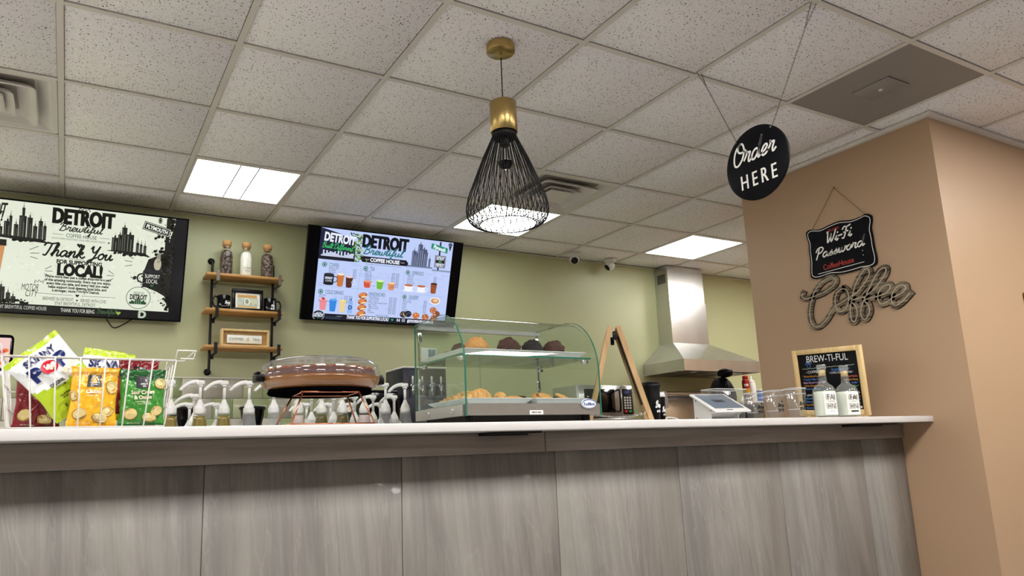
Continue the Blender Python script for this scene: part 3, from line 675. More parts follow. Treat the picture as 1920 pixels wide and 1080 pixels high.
    def rr(x0, y0, x1, y1, col, l):
        c, s_ = math.cos(a), math.sin(a); cx0, cy0 = U(.85), V(.13)
        p.poly([(cx0+x*c-y*s_, cy0+x*s_+y*c) for x, y in ((x0, y0), (x1, y0), (x1, y1), (x0, y1))], col, l)
    rr(-.078, -.026, .078, .026, INK, 4); rr(-.074, -.022, .074, .022, '#dfe5d2', 5); rr(-.071, -.019, .071, .019, INK, 6)
    p.text('PLYMOUTH', U(.85), V(.13), .022, '#e8ebdf', w=.125, bold=1, rot=a, l=7); p.ell(U(.862), V(.045), .012, .018, INK, 5, 12); p.ring(U(.862), V(.045), .009, .0018, '#dfe5d2', 6)
    # badge and lettering marks
    p.ell(U(.787), V(.79), .068, .068, INK, 4, 32); p.ell(U(.787), V(.79), .065, .065, '#dfe5d2', 5, 32); p.text('MADE IN', U(.787), V(.745), .016, '#1c3a24', w=.058, l=6)
    p.text('DETROIT', U(.787), V(.783), .028, '#15211a', w=.095, bold=1, l=6)
    for x, h in ((-.044, .014), (-.034, .022), (-.024, .018), (-.013, .03), (-.002, .04), (.009, .03), (.02, .02), (.03, .026), (.04, .016)): p.rect(U(.787)+x-.005, V(.85), U(.787)+x+.005, V(.85)+h, '#1f4a2c', 6)
    p.text('MOTOR', U(.305), V(.755), .036, INK, w=.085, rot=.03, shear=.15); p.text('CITY', U(.312), V(.81), .036, INK, w=.06, rot=.03, shear=.15)
    p.line([(U(.325), V(.715)), (U(.327), V(.69)), (U(.337), V(.706)), (U(.343), V(.685)), (U(.35), V(.703)), (U(.363), V(.688)), (U(.36), V(.712))], .004, INK)
    p.text('DETROIT', U(.125), V(.09), .05, INK, w=.15, shear=.2, bold=1, rot=.05); p.text('CITY!', U(.135), V(.16), .05, INK, w=.1, shear=.2, bold=1, rot=.05)
    # paper cup cut by the picture edge
    p.poly([(U(.10), V(.4)), (U(.195), V(.4)), (U(.18), V(.66)), (U(.115), V(.66))], '#c98f56', 4); p.rect(U(.095), V(.41), U(.2), V(.355), INK, 5)
    p.rect(U(.005), V(.99), U(.935), V(.908), '#0a0a0e', 4)
    p.text('DETROIT BREWTIFUL COFFEE HOUSE', U(.265), V(.94), .02, '#cfd4c4', w=U(.235), l=5); p.text('THANK YOU FOR BEING', U(.517), V(.945), .022, '#dfe5d2', w=U(.15), l=5)
    p.script('Brewtiful!', U(.645), V(.945), .016, '#3d5a3d', w=U(.088), l=5); p.heart(U(.699), V(.945), .013, '#8fb04a', 5)
    p.text('D', U(.81), V(.945), .04, '#c3cdb8', bold=1, l=6); p.ring(U(.81), V(.945), .024, .003, '#3f6a56', 5)
def cup(p, x, y, w_, h, col, l=3, lidc=None):
    p.poly([(U(x-w_/2), V(y-h)), (U(x+w_/2), V(y-h)), (U(x+w_*.38), V(y)), (U(x-w_*.38), V(y))], col, l); p.ell(U(x), V(y), U(w_*.38), .005, col, l); p.ell(U(x), V(y-h), U(w_/2), .008, lidc or col, l+1)
def art_menu(p):
    BG = '#bcccf6'
    p.rect(U(.072), V(.985), U(.93), V(.012), BG, 0)
    for k in range(60): p.ell(U(.1+rng.random()*.8), V(.3+rng.random()*.6), .02+.02*rng.random(), .01, '#b6c6f1', .5, 8)
    # storefront picture
    p.poly([(U(.072), V(.012)), (U(.29), V(.10)), (U(.29), V(.335)), (U(.072), V(.335))], '#141b38', 1); p.poly([(U(.2), V(.012)), (U(.3), V(.012)), (U(.3), V(.14)), (U(.2), V(.07))], BG, 1.5)
    for k in range(120): p.ell(U(.305+.022*rng.gauss(0, 1)), V(.04+.3*rng.random()**1.2), .006, .006, rng.choice(('#3c6a2c', '#27481f', '#6a9442', '#9ab85c')), 2.5, 6)
    p.text('DETROIT', U(.19), V(.112), .055, '#e9eefc', w=U(.19), bold=1, rot=-.06); p.script('Built Different', U(.18), V(.212), .018, '#3fc46a', w=U(.185), wid=.0035, rot=-.03)
    for k in range(20): p.rect(U(.085+.0098*k), V(.315), U(.094+.0098*k), V(.315-.02-.05*abs(math.sin(k*1.7))), '#c9d2ea', 3)
    p.rect(U(.072), V(.345), U(.29), V(.31), '#0d1020', 3.5)
    # title
    [p.text('DETROIT', U(.475)+dx, V(.105), .082, '#10121c', w=U(.295), bold=1) for dx in (-.003, 0, .003)]; p.script('Brewtiful', U(.465), V(.222), .028, '#1a6f74', w=U(.25), wid=.0075)
    p.poly([(U(.325), V(.27)), (U(.62), V(.27)), (U(.635), V(.3)), (U(.635), V(.335)), (U(.34), V(.335)), (U(.325), V(.305))], '#10121c', 2)
    p.text('COFFEE HOUSE', U(.482), V(.303), .024, '#eef2ff', w=U(.19), bold=1); p.line([(U(.355), V(.302)), (U(.38), V(.302))], .002, '#eef2ff', 3); p.line([(U(.585), V(.302)), (U(.61), V(.302))], .002, '#eef2ff', 3)
    p.text('GOOD COFFEE. GOOD FOOD. GOOD VIBES. DETROIT PROUD.', U(.475), V(.352), .007, '#2a6a70', w=U(.24))
    towers(p, [(.655, .028, .17), (.692, .03, .25), (.716, .036, .2), (.678, .018, .15), (.745, .016, .17), (.77, .014, .1)], .325, '#4b5470', 2, '#a9b5d6'); p.rect(U(.63), V(.335), U(.8), V(.318), '#6f7b9c', 3)
    p.rect(U(.835), V(.345), U(.846), V(.02), '#1a2030', 3); a = -.1
    p.poly([(U(.78), V(.045)), (U(.895), V(.085)), (U(.893), V(.145)), (U(.778), V(.105))], '#1b8a6c', 4); p.text('Plymouth', U(.837), V(.095), .026, '#e8f4ff', w=U(.088), rot=-.2, l=5, bold=1)
    p.rect(U(.812), V(.315), U(.888), V(.175), '#12141c', 4); p.rect(U(.815), V(.31), U(.885), V(.18), '#dfe6fb', 4.5); p.rect(U(.817), V(.307), U(.883), V(.183), '#12141c', 5)
    p.text('DETROIT', U(.85), V(.208), .022, '#e6ecff', w=U(.056), bold=1, l=6); p.text('-VS-', U(.85), V(.245), .018, '#7fd08a', w=U(.03), l=6); p.text('EVERYBODY', U(.85), V(.283), .022, '#e6ecff', w=U(.058), bold=1, l=6)
    p.line([(U(.91), V(.02)), (U(.91), V(.1))], .005, '#1a2030'); p.ell(U(.91), V(.04), .018, .014, '#4a5570', 3); p.poly([(U(.9), V(.06)), (U(.92), V(.06)), (U(.91), V(.12))], '#1a2030', 3)
    p.rect(U(.8), V(.36), U(.93), V(.34), '#8c98b8', 2)
    p.line([(U(.335), V(.38)), (U(.322), V(.9))], .0015, '#93a3cc'); p.line([(U(.618), V(.4)), (U(.605), V(.9))], .0015, '#93a3cc'); p.line([(U(.09), V(.625)), (U(.9), V(.645))], .0015, '#93a3cc')
    def head(x, y, s_, w_, icon=1):
        if icon: p.ell(U(x), V(y), .017, .017, '#1a6f62', 3, 20); p.ring(U(x), V(y), .010, .003, '#dfe8ff', 4, 12)
        p.text(s_, U(x+.028 if icon else x), V(y), .026, '#1f5560', 'l', w=U(w_))
    def items(x0, x1, y, L, dy=.0215):
        for k, s_ in enumerate(L):
            a = .0105; p.text(s_, U(x0), V(y+dy*k), a, '#2b3350', 'l', xs=.72); p.line([(U(x0+.075), V(y+dy*k+.004)), (U(x1-.06), V(y+dy*k+.004))], .0008, '#8b97c0', 2); p.text('$3.00 / $4.00' if x1-x0 > .17 and x1 < .83 and y < .75 and x0 != .43 else '$5.99', U(x1), V(y+dy*k), a, '#2b3350', 'r', xs=.7)
    head(.112, .40, 'COFFEE', .06); items(.14, .31, .432, ['Brewed Coffee', 'Iced Coffee', 'Cold Brew', 'Frappe', 'Hot Chocolate'])
    head(.365, .402, 'TEA', .03); items(.365, .585, .432, ['Black Tea', 'Green Tea', 'Masala Tea', 'Herbal Tea', 'Chai Latte', 'Matcha Latte', 'Iced Tea', 'Iced Matcha Latte'])
    head(.64, .402, 'ESPRESSO', .08); items(.64, .84, .432, ['Cappuccino', 'Cafe Latte', 'Macchiato', 'Americano', 'Espresso Shot', 'Iced Latte'])
    head(.105, .69, 'COLD DRINKS', .11); items(.098, .30, .725, ['Smoothies', 'Frozen', 'Lemonade', 'Bottle of Ice Water'])
    head(.40, .675, 'SANDWICHES', .105, 0); items(.405, .585, .705, ['Soup of the Day', 'Turkey Croissant', 'Bacon Croissant', 'Turkey & Egg Sausage Croissant', 'Egg Croissant', 'Veggie Croissant', 'Cheese Croissant', 'Bagel', 'Fruit Bowls'])
    head(.635, .68, 'DESSERT', .07); items(.625, .79, .715, ['Apple Turnover', 'Cinnamon Rolls', 'Muffins', 'K Cups', 'Danish', 'Croissant', 'Fruit Pie'])
    p.text('*Halal Meats Available', U(.5), V(.905), .0095, '#2b3350', xs=.8)
    # drinks and food
    p.rect(U(.115), V(.605), U(.175), V(.50), '#15171f', 3); p.ell(U(.145), V(.50), U(.03), .009, '#2a2c36', 4); p.ell(U(.145), V(.605), U(.03), .007, '#15171f', 3); p.ring(U(.18), V(.55), .02, .005, '#15171f', 3)
    p.text('DETROIT', U(.145), V(.54), .014, '#e6ecff', w=U(.045), bold=1, l=5); p.text('COFFEE', U(.145), V(.57), .012, '#e6ecff', w=U(.04), l=5)
    cup(p, .215, .615, .045, .125, '#c9743a', 3, '#efe2d4'); cup(p, .27, .62, .045, .11, '#4a2318', 3, '#e9c9c9'); p.ring(U(.297), V(.57), .014, .003, '#e8eefc', 3)
    cup(p, .385, .605, .05, .06, '#d8543a', 3, '#ef8a5c'); p.ring(U(.412), V(.575), .012, .003, '#e8eefc', 3); cup(p, .465, .61, .045, .085, '#6fb52c', 3, '#d8f0a8'); cup(p, .54, .61, .048, .07, '#d98a5c', 3, '#efc8a2')
    for x in (.655, .74): cup(p, x, .605, .062, .06, '#eef1fb', 3, '#b9683f'); p.ring(U(x+.035), V(.575), .012, .004, '#e8eefc', 3); p.ell(U(x), V(.607), U(.042), .008, '#dfe5f6', 2)
    cup(p, .825, .61, .045, .105, '#9a4f26', 3, '#4a2318')
    cup(p, .125, .88, .045, .11, '#e88a93', 3, '#f3b8bd'); p.ell(U(.125), V(.765), .012, .01, '#c0392f', 5, 8); cup(p, .185, .89, .045, .12, '#2f86dc', 3, '#5aa4ee'); p.line([(U(.19), V(.79)), (U(.2), V(.74))], .003, '#2f86dc')
    cup(p, .245, .895, .04, .12, '#e3cf9a', 3, '#f0dc7a'); p.rect(U(.278), V(.905), U(.308), V(.79), '#8fb8ee', 3); p.ell(U(.293), V(.785), U(.015), .014, '#8fb8ee', 3); p.rect(U(.287), V(.775), U(.299), V(.745), '#4a78c8', 3); p.text('D', U(.293), V(.84), .026, '#1f3f90', bold=1, l=4)
    for k in range(4):
        x, y = .365, .70+.067*k; p.ell(U(x), V(y), .034, .022, '#a9552c', 3, 14, .2); p.ell(U(x-.005), V(y-.01), .028, .012, '#d9864a', 4, 12, .2); p.ell(U(x+.008), V(y+.012), .024, .006, '#efd9b0', 5, 10, .2)
    p.ell(U(.845), V(.70), .042, .028, '#eef0f6', 3); p.ell(U(.845), V(.70), .034, .02, '#c98a5a', 4); p.ell(U(.848), V(.695), .02, .012, '#efc79a', 5)
    for x, y, c, q in ((.64, .88, '#3c2f30', 4), (.67, .87, '#1c1719', 4), (.725, .885, '#c96f3a', 4), (.79, .893, '#b0603a', 4), (.865, .85, '#8a4a2c', 4), (.84, .81, '#b9613c', 4), (.85, .9, '#a85a2e', 4)):
        p.ell(U(x), V(y), .029, .024, c, q, 14)
        for k in range(7): p.ell(U(x)+.02*rng.uniform(-1, 1), V(y)+.014*rng.uniform(-1, 1), .004, .003, '#efd2a8' if c[1] != '1' else '#5a6f9a', q+1, 6)
    p.rect(U(.072), V(.985), U(.93), V(.922), '#0c0e1c', 2)
    for k in range(16): p.rect(U(.145+.006*k), V(.975), U(.15+.006*k), V(.965-.02*abs(math.sin(k*2.1))), '#2a3a58', 3)
    p.text('THANK YOU FOR SUPPORTING LOCAL!', U(.41), V(.947), .022, '#e6ecff', w=U(.27), bold=1, shear=.18); p.line([(U(.215), V(.945)), (U(.25), V(.945))], .002, '#e6ecff')
    p.heart(U(.57), V(.948), .010, '#2fae80'); p.rect(U(.6), V(.962), U(.62), V(.933), '#e6ecff', 3); p.text('f', U(.61), V(.948), .02, '#0c0e1c', bold=1, l=4)
    p.rect(U(.634), V(.962), U(.654), V(.933), '#e6ecff', 3); p.rect(U(.636), V(.959), U(.652), V(.936), '#0c0e1c', 4); p.ring(U(.644), V(.948), .005, .002, '#e6ecff', 5, 10)
    p.text('@DETROITBREWTIFULCOFFEEHOUSE', U(.76), V(.95), .018, '#e6ecff', w=U(.18), bold=1)
    p.ell(U(.105), V(.945), .042, .036, '#e6ecff', 3, 28); p.ell(U(.105), V(.945), .040, .034, '#0c1216', 4, 28); p.text('DETROIT', U(.105), V(.945), .02, '#e6ecff', w=.07, bold=1, l=5); p.ell(U(.105), V(.968), .006, .006, '#2f8a4c', 5, 10)
    for k in range(5): p.rect(U(.09+.007*k), V(.925), U(.094+.007*k), V(.915-.006*(k % 2)), '#e6ecff', 5)
tv('wall_screen', 'wall screen reading Thank You for supporting local, at the left picture edge', .5735-SW/2, art_thanks)
tv('menu_screen', 'wall screen with the lilac drinks and food menu', 1.916, art_menu)
tag = MB().tube(smooth_path([(.16, 4.9, CZ+.862), (.2, 4.9, CZ+.81), (.25, 4.9, CZ+.83), (.30, 4.9, CZ+.868)], 6), .0035, 6).build('cable', 'black_plastic')
prop(tag, 'short black cable looping below the thank-you screen', 'cable')

# ============================================================ pipe shelf on the back wall
z1, z2, z3 = CZ+1.168, CZ+.938, CZ+.704
t = thing('pipe_wall_shelf', 'three-tier wall shelf of wooden boards on black pipe brackets', 'shelf', (.945, BY, CZ+.55))
for k, z in enumerate((z1, z2, z3)):
    MB().rbox(.700, 1.186, 4.735, 4.905, z-.018, z, .002, 1).build('shelf_board', 'shelf_wood', t, world=True)
for x in (.752, 1.142):
    b = MB().tube(smooth_path([(x, BY-.001, CZ+1.285), (x, 4.89, CZ+1.285), (x, 4.868, CZ+1.275), (x, 4.862, CZ+1.25)], 4)+[(x, 4.862, CZ+.59)]+smooth_path([(x, 4.862, CZ+.575), (x, 4.868, CZ+.56), (x, 4.89, CZ+.552), (x, BY-.001, CZ+.552)], 4), .0085, 10)
    pi = b.build('pipe', 'black_metal', t, world=True)
    for z in (1.285, .552):
        MB().lathe([(.001, 0), (.021, 0), (.022, -.004), (.013, -.008), (.012, -.02)], 16).build('flange', 'black_metal', pi).matrix_local = Matrix.Translation((x-.945, -.001, z-.55)) @ Matrix.Rotation(-PI/2, 4, 'X')
    for z in (z1, z2, z3):
        s = MB()
        s.box(x+.006, x+.026, 4.728, 4.7338, z-.05, z+.016).box(x+.006, x+.026, 4.728, 4.862, z-.053, z-.0485).box(x+.006, x+.026, 4.858, 4.864, z-.075, z-.0485)
        s.build('hook_bracket', 'steel_dark' if z == z1 else 'black_metal', t, world=True)
# jars on the top board
def jar(x, label, fill, tilt=0):
    t = thing('storage_jar', label, 'jar', (x, 4.805, z1), group='corked glass jars on the top shelf')
    prof = [(.001, .001), (.037, .001), (.0405, .006), (.0405, .125), (.036, .158), (.026, .176), (.024, .197), (.0265, .2)]
    MB().lathe(prof, 8 if fill == 'sugar' else 10, smooth=False).build('glass_body', 'bottle_glass', t)
    MB().lathe([(.001, .003), (.036, .003), (.0385, .008), (.0385, .124), (.033, .156), (.02, .170), (.001, .171)], 20).build('contents', fill, t)
    MB().lathe([(.001, .188), (.022, .188), (.0235, .2), (.0285, .2012), (.0295, .228), (.028, .232), (.001, .232)], 24).build('cork', 'cork', t)
    return t
jar(.828, 'left corked jar of dark coffee beans on the top shelf', 'beans')
j = jar(.952, 'corked glass jar filled with white sugar', 'sugar')
p = Print(cylmap(.0405, .0)); p.text('SUGAR', .0, .055, .012, '#8f8a6a', w=.05); p.text('home', 0, .037, .012, '#8f8a6a', w=.035); p.build('lettering', 'print_matte', j)
jar(1.088, 'right corked jar of dark coffee beans, nearest the menu screen', 'beans')
def mug(loc, rz, label, side, art):
    t = thing('mug', label, 'mug', loc, rz, 'black mugs on the middle shelf'); r, h = .041, .095
    MB().lathe([(.001, 0), (r-.006, 0), (r-.001, .004), (r, .01), (r, h-.002), (r-.0015, h), (r-.003, h-.002), (r-.003, .008), (.001, .006)], 28).build('cup_body', 'black_gloss', t)
    s = side; MB().tube(smooth_path([(s*(r-.002), 0, .078), (s*(r+.018), 0, .084), (s*(r+.033), 0, .066), (s*(r+.031), 0, .036), (s*(r+.016), 0, .018), (s*(r-.002), 0, .022)], 5), .0055, 8).build('handle', 'black_gloss', t)
    p = Print(cylmap(r)); art(p); p.build('lettering', 'print_matte', t)
mug((.818, 4.80, z2), .35, 'black mug with its handle to the left on the middle shelf', -1, lambda p: (p.text('DETROIT', .006, .055, .006, '#e8e8ee', w=.018), p.script('Brewtiful', .008, .042, .0085, '#f2f2f6', w=.042, wid=.003), p.text('COFFEE HOUSE', .008, .028, .005, '#e8e8ee', w=.028)))
mug((1.112, 4.80, z2), .25, 'black mug with its handle to the right on the middle shelf', 1, lambda p: (p.text('B', -.004, .033, .030, '#f6f6fa', w=.026, bold=1, shear=.15), p.heart(-.008, .033, .007, '#0c0c10', 4), p.line([(.0, .055), (.006, .063), (.0, .069), (.006, .075)], .003, '#f6f6fa')))
# framed banknote
t = thing('picture_frame', 'black frame holding a banknote on the middle shelf', 'picture frame', (.966, 4.79, z2), (-.10, 0, 0))
fw_, fh = .196, .148; f = MB()
for q in ((-fw_/2, fw_/2, 0, .02), (-fw_/2, fw_/2, fh-.024, fh), (-fw_/2, -fw_/2+.02, .02, fh-.024), (fw_/2-.02, fw_/2, .02, fh-.024)): f.rbox(q[0], q[1], -.012, .012, q[2], q[3], .0015, 1)
f.build('frame', 'black_plastic', t); MB().box(-fw_/2+.019, fw_/2-.019, -.002, .008, .019, fh-.023).build('mat_board', 'paper_white', t)
p = Print(plane((0, -.002, .07), (1, 0, 0), (0, 0, 1)))
p.rect(-.064, .022, .060, .041, '#c99a55'); p.rect(-.064, -.034, .066, .022, '#aeb8b0', 2); p.rect(-.061, -.031, .063, .019, '#c8cfc6', 3); p.rect(-.064, -.045, .060, -.034, '#d9b06a', 1)
p.ell(-.005, -.005, .020, .024, '#e4e6da', 4); p.ell(-.004, -.004, .011, .016, '#8d9488', 5); p.ell(.034, -.003, .011, .011, '#d8dfb4', 4); p.ring(.034, -.003, .006, .002, '#8f9a3c', 5, 12); p.ring(-.043, -.003, .008, .002, '#7b877e', 5, 12)
p.line([(-.028, -.022), (-.022, .008)], .004, '#6f7a84', 4); p.rect(.017, -.024, .024, -.012, '#c08a4a', 5)
for z in (.013, -.026): p.line([(-.058, z), (.058, z)], .0015, '#8d968e', 4)
p.text('100', .05, -.022, .007, '#5f6a62', l=6); p.text('100', -.052, .01, .006, '#5f6a62', l=6)
p.build('banknote_print', 'print_matte', t)
# shadow-box sign
t = thing('box_sign', 'pale wood box sign reading Coffee & Tea on the lowest shelf', 'sign', (.955, 4.80, z3))
f = MB(); a, h = .148, .112
for q in ((-a, a, 0, .011), (-a, a, h-.011, h), (-a, -a+.011, .011, h-.011), (a-.011, a, .011, h-.011)): f.box(q[0], q[1], -.03, .03, q[2], q[3])
f.build('box_frame', 'pine', t); MB().box(-a+.0112, a-.0112, .02, .0245, .0112, h-.0112).build('back_board', 'pine', t)
pl = MB().rbox(-.113, .105, -.02, .0195, .022, .076, .004, 2).build('name_plate', 'paper_white', t)
p = Print(plane((-.004, -.02, .049), (1, 0, 0), (0, 0, 1))); p.text('COFFEE', -.052, 0, .016, '#6a6f66', w=.09); p.text('TEA', .072, 0, .016, '#6a6f66', w=.045); p.text('&', .018, 0, .026, '#cdb67a', w=.022, shear=.2)
for q in ((-.108, -.0255, .1, -.0245), (-.108, .0245, .1, .0255)): p.rect(*q, '#b9b3a2')
p.build('lettering', 'print_matte', t)

# small wall device and two dome cameras
t = thing('thermostat', 'small white wall box with grey screen behind the display case', 'thermostat', (2.313, BY, CZ+.71))
MB().rbox(-.065, .065, -.022, 0, -.055, .055, .006, 2).build('case', 'white_plastic', t); MB().rbox(-.005, .055, -.0245, -.0222, -.03, .045, .001, 1).build('display_window', 'screen_grey', t)
def dome(loc, rot, label):
    t = thing('security_camera', label, 'camera', loc, rot, 'security cameras on the ceiling by the back wall')
    MB().lathe([(.001, 0), (.052, 0), (.055, -.006), (.053, -.02), (.046, -.034)], 28).build('mount_ring', 'white_plastic', t)
    MB().blob((0, -.006, -.052), .042, .042, .044, 0, n=24, m=14).build('eyeball', 'white_plastic', t)
    m = Matrix.Translation((0, -.006, -.052)) @ Matrix.Rotation(math.radians(58), 4, 'X')
    l = MB().lathe([(.001, -.046), (.024, -.044), (.029, -.036), (.030, -.03)], 24).build('lens_window', 'black_gloss', t); l.matrix_local = Matrix.Translation((0, -.006, -.052)) @ Matrix.Rotation(math.radians(-52), 4, 'X')
    return t
dome((3.60, 4.75, CEIL), -.55, 'white dome camera with its black lens facing the room')
dome((4.03, 4.80, CEIL), -2.0, 'white dome camera turned aside, right of the other one')

# ============================================================ range hood, range, shelf behind
t = thing('range_hood', 'brushed steel chimney range hood on the back wall', 'range hood', (4.877, BY, CZ+.59))
HX0, HX1, HY = 4.421, 5.333, 4.42; CXa, CXb, CY = 4.640, 5.088, 4.752; hb, hm, ht = CZ+.590, CZ+.688, CZ+.880
b = MB(); q = [(HX0, HY), (HX1, HY), (HX1, BY-.001), (HX0, BY-.001)]; r = [(CXa, CY), (CXb, CY), (CXb, BY-.001), (CXa, BY-.001)]
vs = [(x, y, hb) for x, y in q]+[(x, y, hm) for x, y in q]+[(x, y, ht) for x, y in r]
b.add(vs, [(0, 1, 5, 4), (1, 2, 6, 5), (3, 0, 4, 7), (2, 3, 7, 6), (4, 5, 9, 8), (5, 6, 10, 9), (7, 4, 8, 11), (6, 7, 11, 10), (8, 9, 10, 11)]); b.build('canopy_shell', 'steel', t, world=True)
MB().box(HX0+.004, HX1-.004, HY+.004, BY-.003, hb+.004, hb+.02).build('filter_plate', 'steel_dark', t, world=True)
for x in (4.56, 4.877, 5.19):
    MB().box(x-.14, x+.14, HY+.05, BY-.06, hb+.0, hb+.0035).build('grease_filter', 'steel_dark', t, world=True)
MB().box(CXa, CXb, CY, BY-.001, ht+.0005, CZ+1.264).build('lower_chimney', 'steel', t, world=True)
MB().box(CXa+.004, CXb-.004, CY+.004, BY-.001, CZ+1.2645, CEIL-.0045).build('upper_chimney', 'steel', t, world=True)
s = MB()
for k in range(9): s.box(CXa+.0025, CXa+.0039, 4.785+k*.012, 4.791+k*.012, CEIL-.16, CEIL-.075)
s.build('vent_slot', 'dark_gap', t, world=True)
for k, x in enumerate((4.815, 4.845, 4.877, 4.91, 4.94)):
    r_ = .011 if k == 2 else .006; o = MB().lathe([(.001, -.006), (r_*.9, -.006), (r_, -.003), (r_, 0)], 14).build('control_button', 'black_gloss', t)
    o.matrix_local = Matrix.Translation((x-4.877, HY-BY, .052)) @ Matrix.Rotation(-PI/2, 4, 'X') @ Matrix.Scale(-1, 4, (0, 0, 1))
for x in (4.6, 5.15): MB().lathe([(.03, -.0005), (.027, -.006), (.001, -.007)], 16, (x, 4.5, hb)).build('hood_lamp', 'white_plastic', t, world=True)
t = thing('range_cooker', 'black and steel range standing under the hood', 'cooker', (4.877, 4.6, 0))
MB().rbox(-.45, .45, -.32, .28, .02, .90, .006, 2).build('oven_body', 'black_metal', t)
for x in (-.42, .42):
    for y in (-.28, .24): MB().cyl(x, y, 0, .02, .02, 10).build('foot', 'black_metal', t)
MB().rbox(-.45, .45, -.335, .285, .901, .93, .004, 1).build('cooktop', 'steel', t)
MB().rbox(-.50, .45, .289, .322, .80, 1.502, .004, 1).build('backguard', 'steel', t)
MB().rbox(-.50, .45, .20, .288, 1.462, 1.50, .004, 1).build('warming_ledge', 'steel', t)
d = MB().rbox(-.4, .4, -.345, -.3205, .15, .72, .006, 2).build('oven_door', 'steel', t); MB().tube([(-.35, -.346, .66), (-.35, -.38, .66), (.35, -.38, .66), (.35, -.346, .66)], .009, 8).build('handle', 'chrome', d)
for k in range(5): MB().tube([(-.36+.18*k, -.336, .8), (-.36+.18*k, -.365, .8)], .02, 14).build('knob', 'black_plastic', t)
for x in (-.22, .22):
    for y in (-.17, .12): MB().tube([(x+.09*math.cos(a*PI/6), y+.09*math.sin(a*PI/6), .945) for a in range(12)], .007, 6, closed=True).tube([(x-.1, y, .945), (x+.1, y, .945)], .007, 6).tube([(x, y-.1, .94), (x, y+.1, .94)], .007, 6).build('burner_grate', 'black_metal', t)
t = thing('order_slip', 'white paper slip hanging from the steel ledge left of the till screen', 'paper', (4.50, 4.79, CZ+.30))
MB().prism([(0, 0), (.058, .005), (.06, .125), (.045, .149), (.005, .149)], 0, .0008, lambda p, a: Vector((p[0], a, p[1]))).build('paper_sheet', 'paper_white', t)
p = Print(plane((.03, 0, .07), (1, 0, 0), (0, 0, 1)))
for k in range(8): p.line([(-.02, .05-.014*k), (.012+.008*(k % 3), .05-.014*k)], .0016, '#8a8780')
p.build('printed_lines', 'print_matte', t)

# things standing on the steel ledge, right of the cook
LZ = 1.500
t = thing('shelf_rack', 'white side shelf against the back wall right of the hood', 'shelf', (5.55, 4.8, 0))
MB().rbox(-.2195, .7, -.22, .12, 1.38, 1.40, .003, 1).build('shelf_board', 'white_metal', t)
for x in (-.2, .68):
    for y in (-.2, .1): MB().box(x-.015, x+.015, y-.015, y+.015, 0, 1.38).build('leg', 'white_metal', t)
t = thing('spray_can', 'red and gold cooking spray can beside the white squeeze bottle', 'can', (5.412, 4.66, 1.40))
MB().lathe([(.001, 0), (.032, 0), (.033, .004), (.033, .185), (.028, .2), (.024, .203)], 24).build('can_body', 'can_gold', t)
MB().lathe([(.0335, .12), (.0335, .184), (.0285, .2)], 24).build('red_band', 'can_red', t)
MB().lathe([(.024, .203), (.026, .205), (.026, .232), (.022, .238), (.001, .238)], 20).build('cap', 'can_red', t)
p = Print(cylmap(.0338)); p.text('PAM', 0, .15, .022, '#f4ead8', w=.04, bold=1); p.ell(.005, .045, .014, .014, '#c4662a', 2); p.rect(-.03, .005, .03, .075, '#8a8a92', 1, 8); p.build('printed_label', 'print_gloss', t); t.rotation_euler = (0, 0, -.75)
t = thing('squeeze_bottle', 'white squeeze bottle with pointed cap behind the cups', 'bottle', (5.505, 4.67, 1.40))
MB().lathe([(.001, 0), (.033, 0), (.035, .005), (.034, .15), (.03, .17), (.026, .175)], 24).build('bottle_body', 'white_plastic', t)
MB().lathe([(.028, .1755), (.028, .19), (.014, .2), (.007, .205), (.004, .24), (.001, .241)], 20).build('nozzle_cap', 'white_plastic', t)
t = thing('food_tub', 'small tub with bright blue lid behind the cups', 'tub', (5.62, 4.68, 1.40))
MB().rbox(-.05, .05, -.05, .05, 0, .095, .01, 2).build('tub_body', 'blue_lid', t); MB().rbox(-.055, .055, -.055, .055, .0955, .115, .005, 2).build('lid', 'white_plastic', t)

# microwave on a stand, coffee machines, grinders on the back counter
t = thing('appliance_stand', 'steel stand carrying the microwave', 'stand', (3.56, 4.56, .899))
MB().rbox(-.29, .29, -.18, .17, .335, .352, .003, 1).build('stand_top', 'steel', t)
for x in (-.27, .27):
    for y in (-.16, .15): MB().box(x-.012, x+.012, y-.012, y+.012, 0, .335).build('leg', 'steel', t)
t = thing('microwave', 'steel microwave with black window and numbered keypad', 'microwave', (3.56, 4.56, 1.2515))
w2 = .265; MB().rbox(-w2, w2, -.15, .17, .012, .255, .006, 2).build('oven_case', 'steel', t)
for x in (-.22, .22):
    for y in (-.12, .14): MB().cyl(x, y, 0, .012, .012, 10).build('foot', 'black_plastic', t)
d = MB().rbox(-w2, .135, -.168, -.1505, .014, .253, .004, 1).build('door', 'steel', t)
MB().rbox(-.215, .075, -.171, -.1682, .045, .222, .001, 1).build('window', 'black_gloss', d)
MB().tube(smooth_path([(.11, -.169, .05), (.105, -.195, .07), (.105, -.195, .2), (.11, -.169, .22)], 4), .008, 8).build('handle', 'black_plastic', d)
k_ = MB().rbox(.137, w2, -.168, -.1505, .014, .253, .004, 1).build('control_panel', 'steel', t)
MB().rbox(.152, .25, -.1695, -.1682, .03, .225, .001, 1).build('keypad', 'black_plastic', k_)
p = Print(plane((.2, -.1695, .13), (1, 0, 0), (0, 0, 1))); p.rect(-.035, .055, .035, .085, '#1c2040'); p.text('0:00', 0, .07, .016, '#6f86e8', w=.04)
for r in range(5):
    for c in range(3): p.rect(-.036+.026*c, -.045+.02*r-.014, -.018+.026*c, -.045+.02*r, '#d9d9d2', 2)
p.rect(-.036, -.085, -.006, -.068, '#c8202c', 2); p.rect(.006, -.085, .036, -.068, '#27a060', 2); p.build('key_print', 'print_matte', k_)
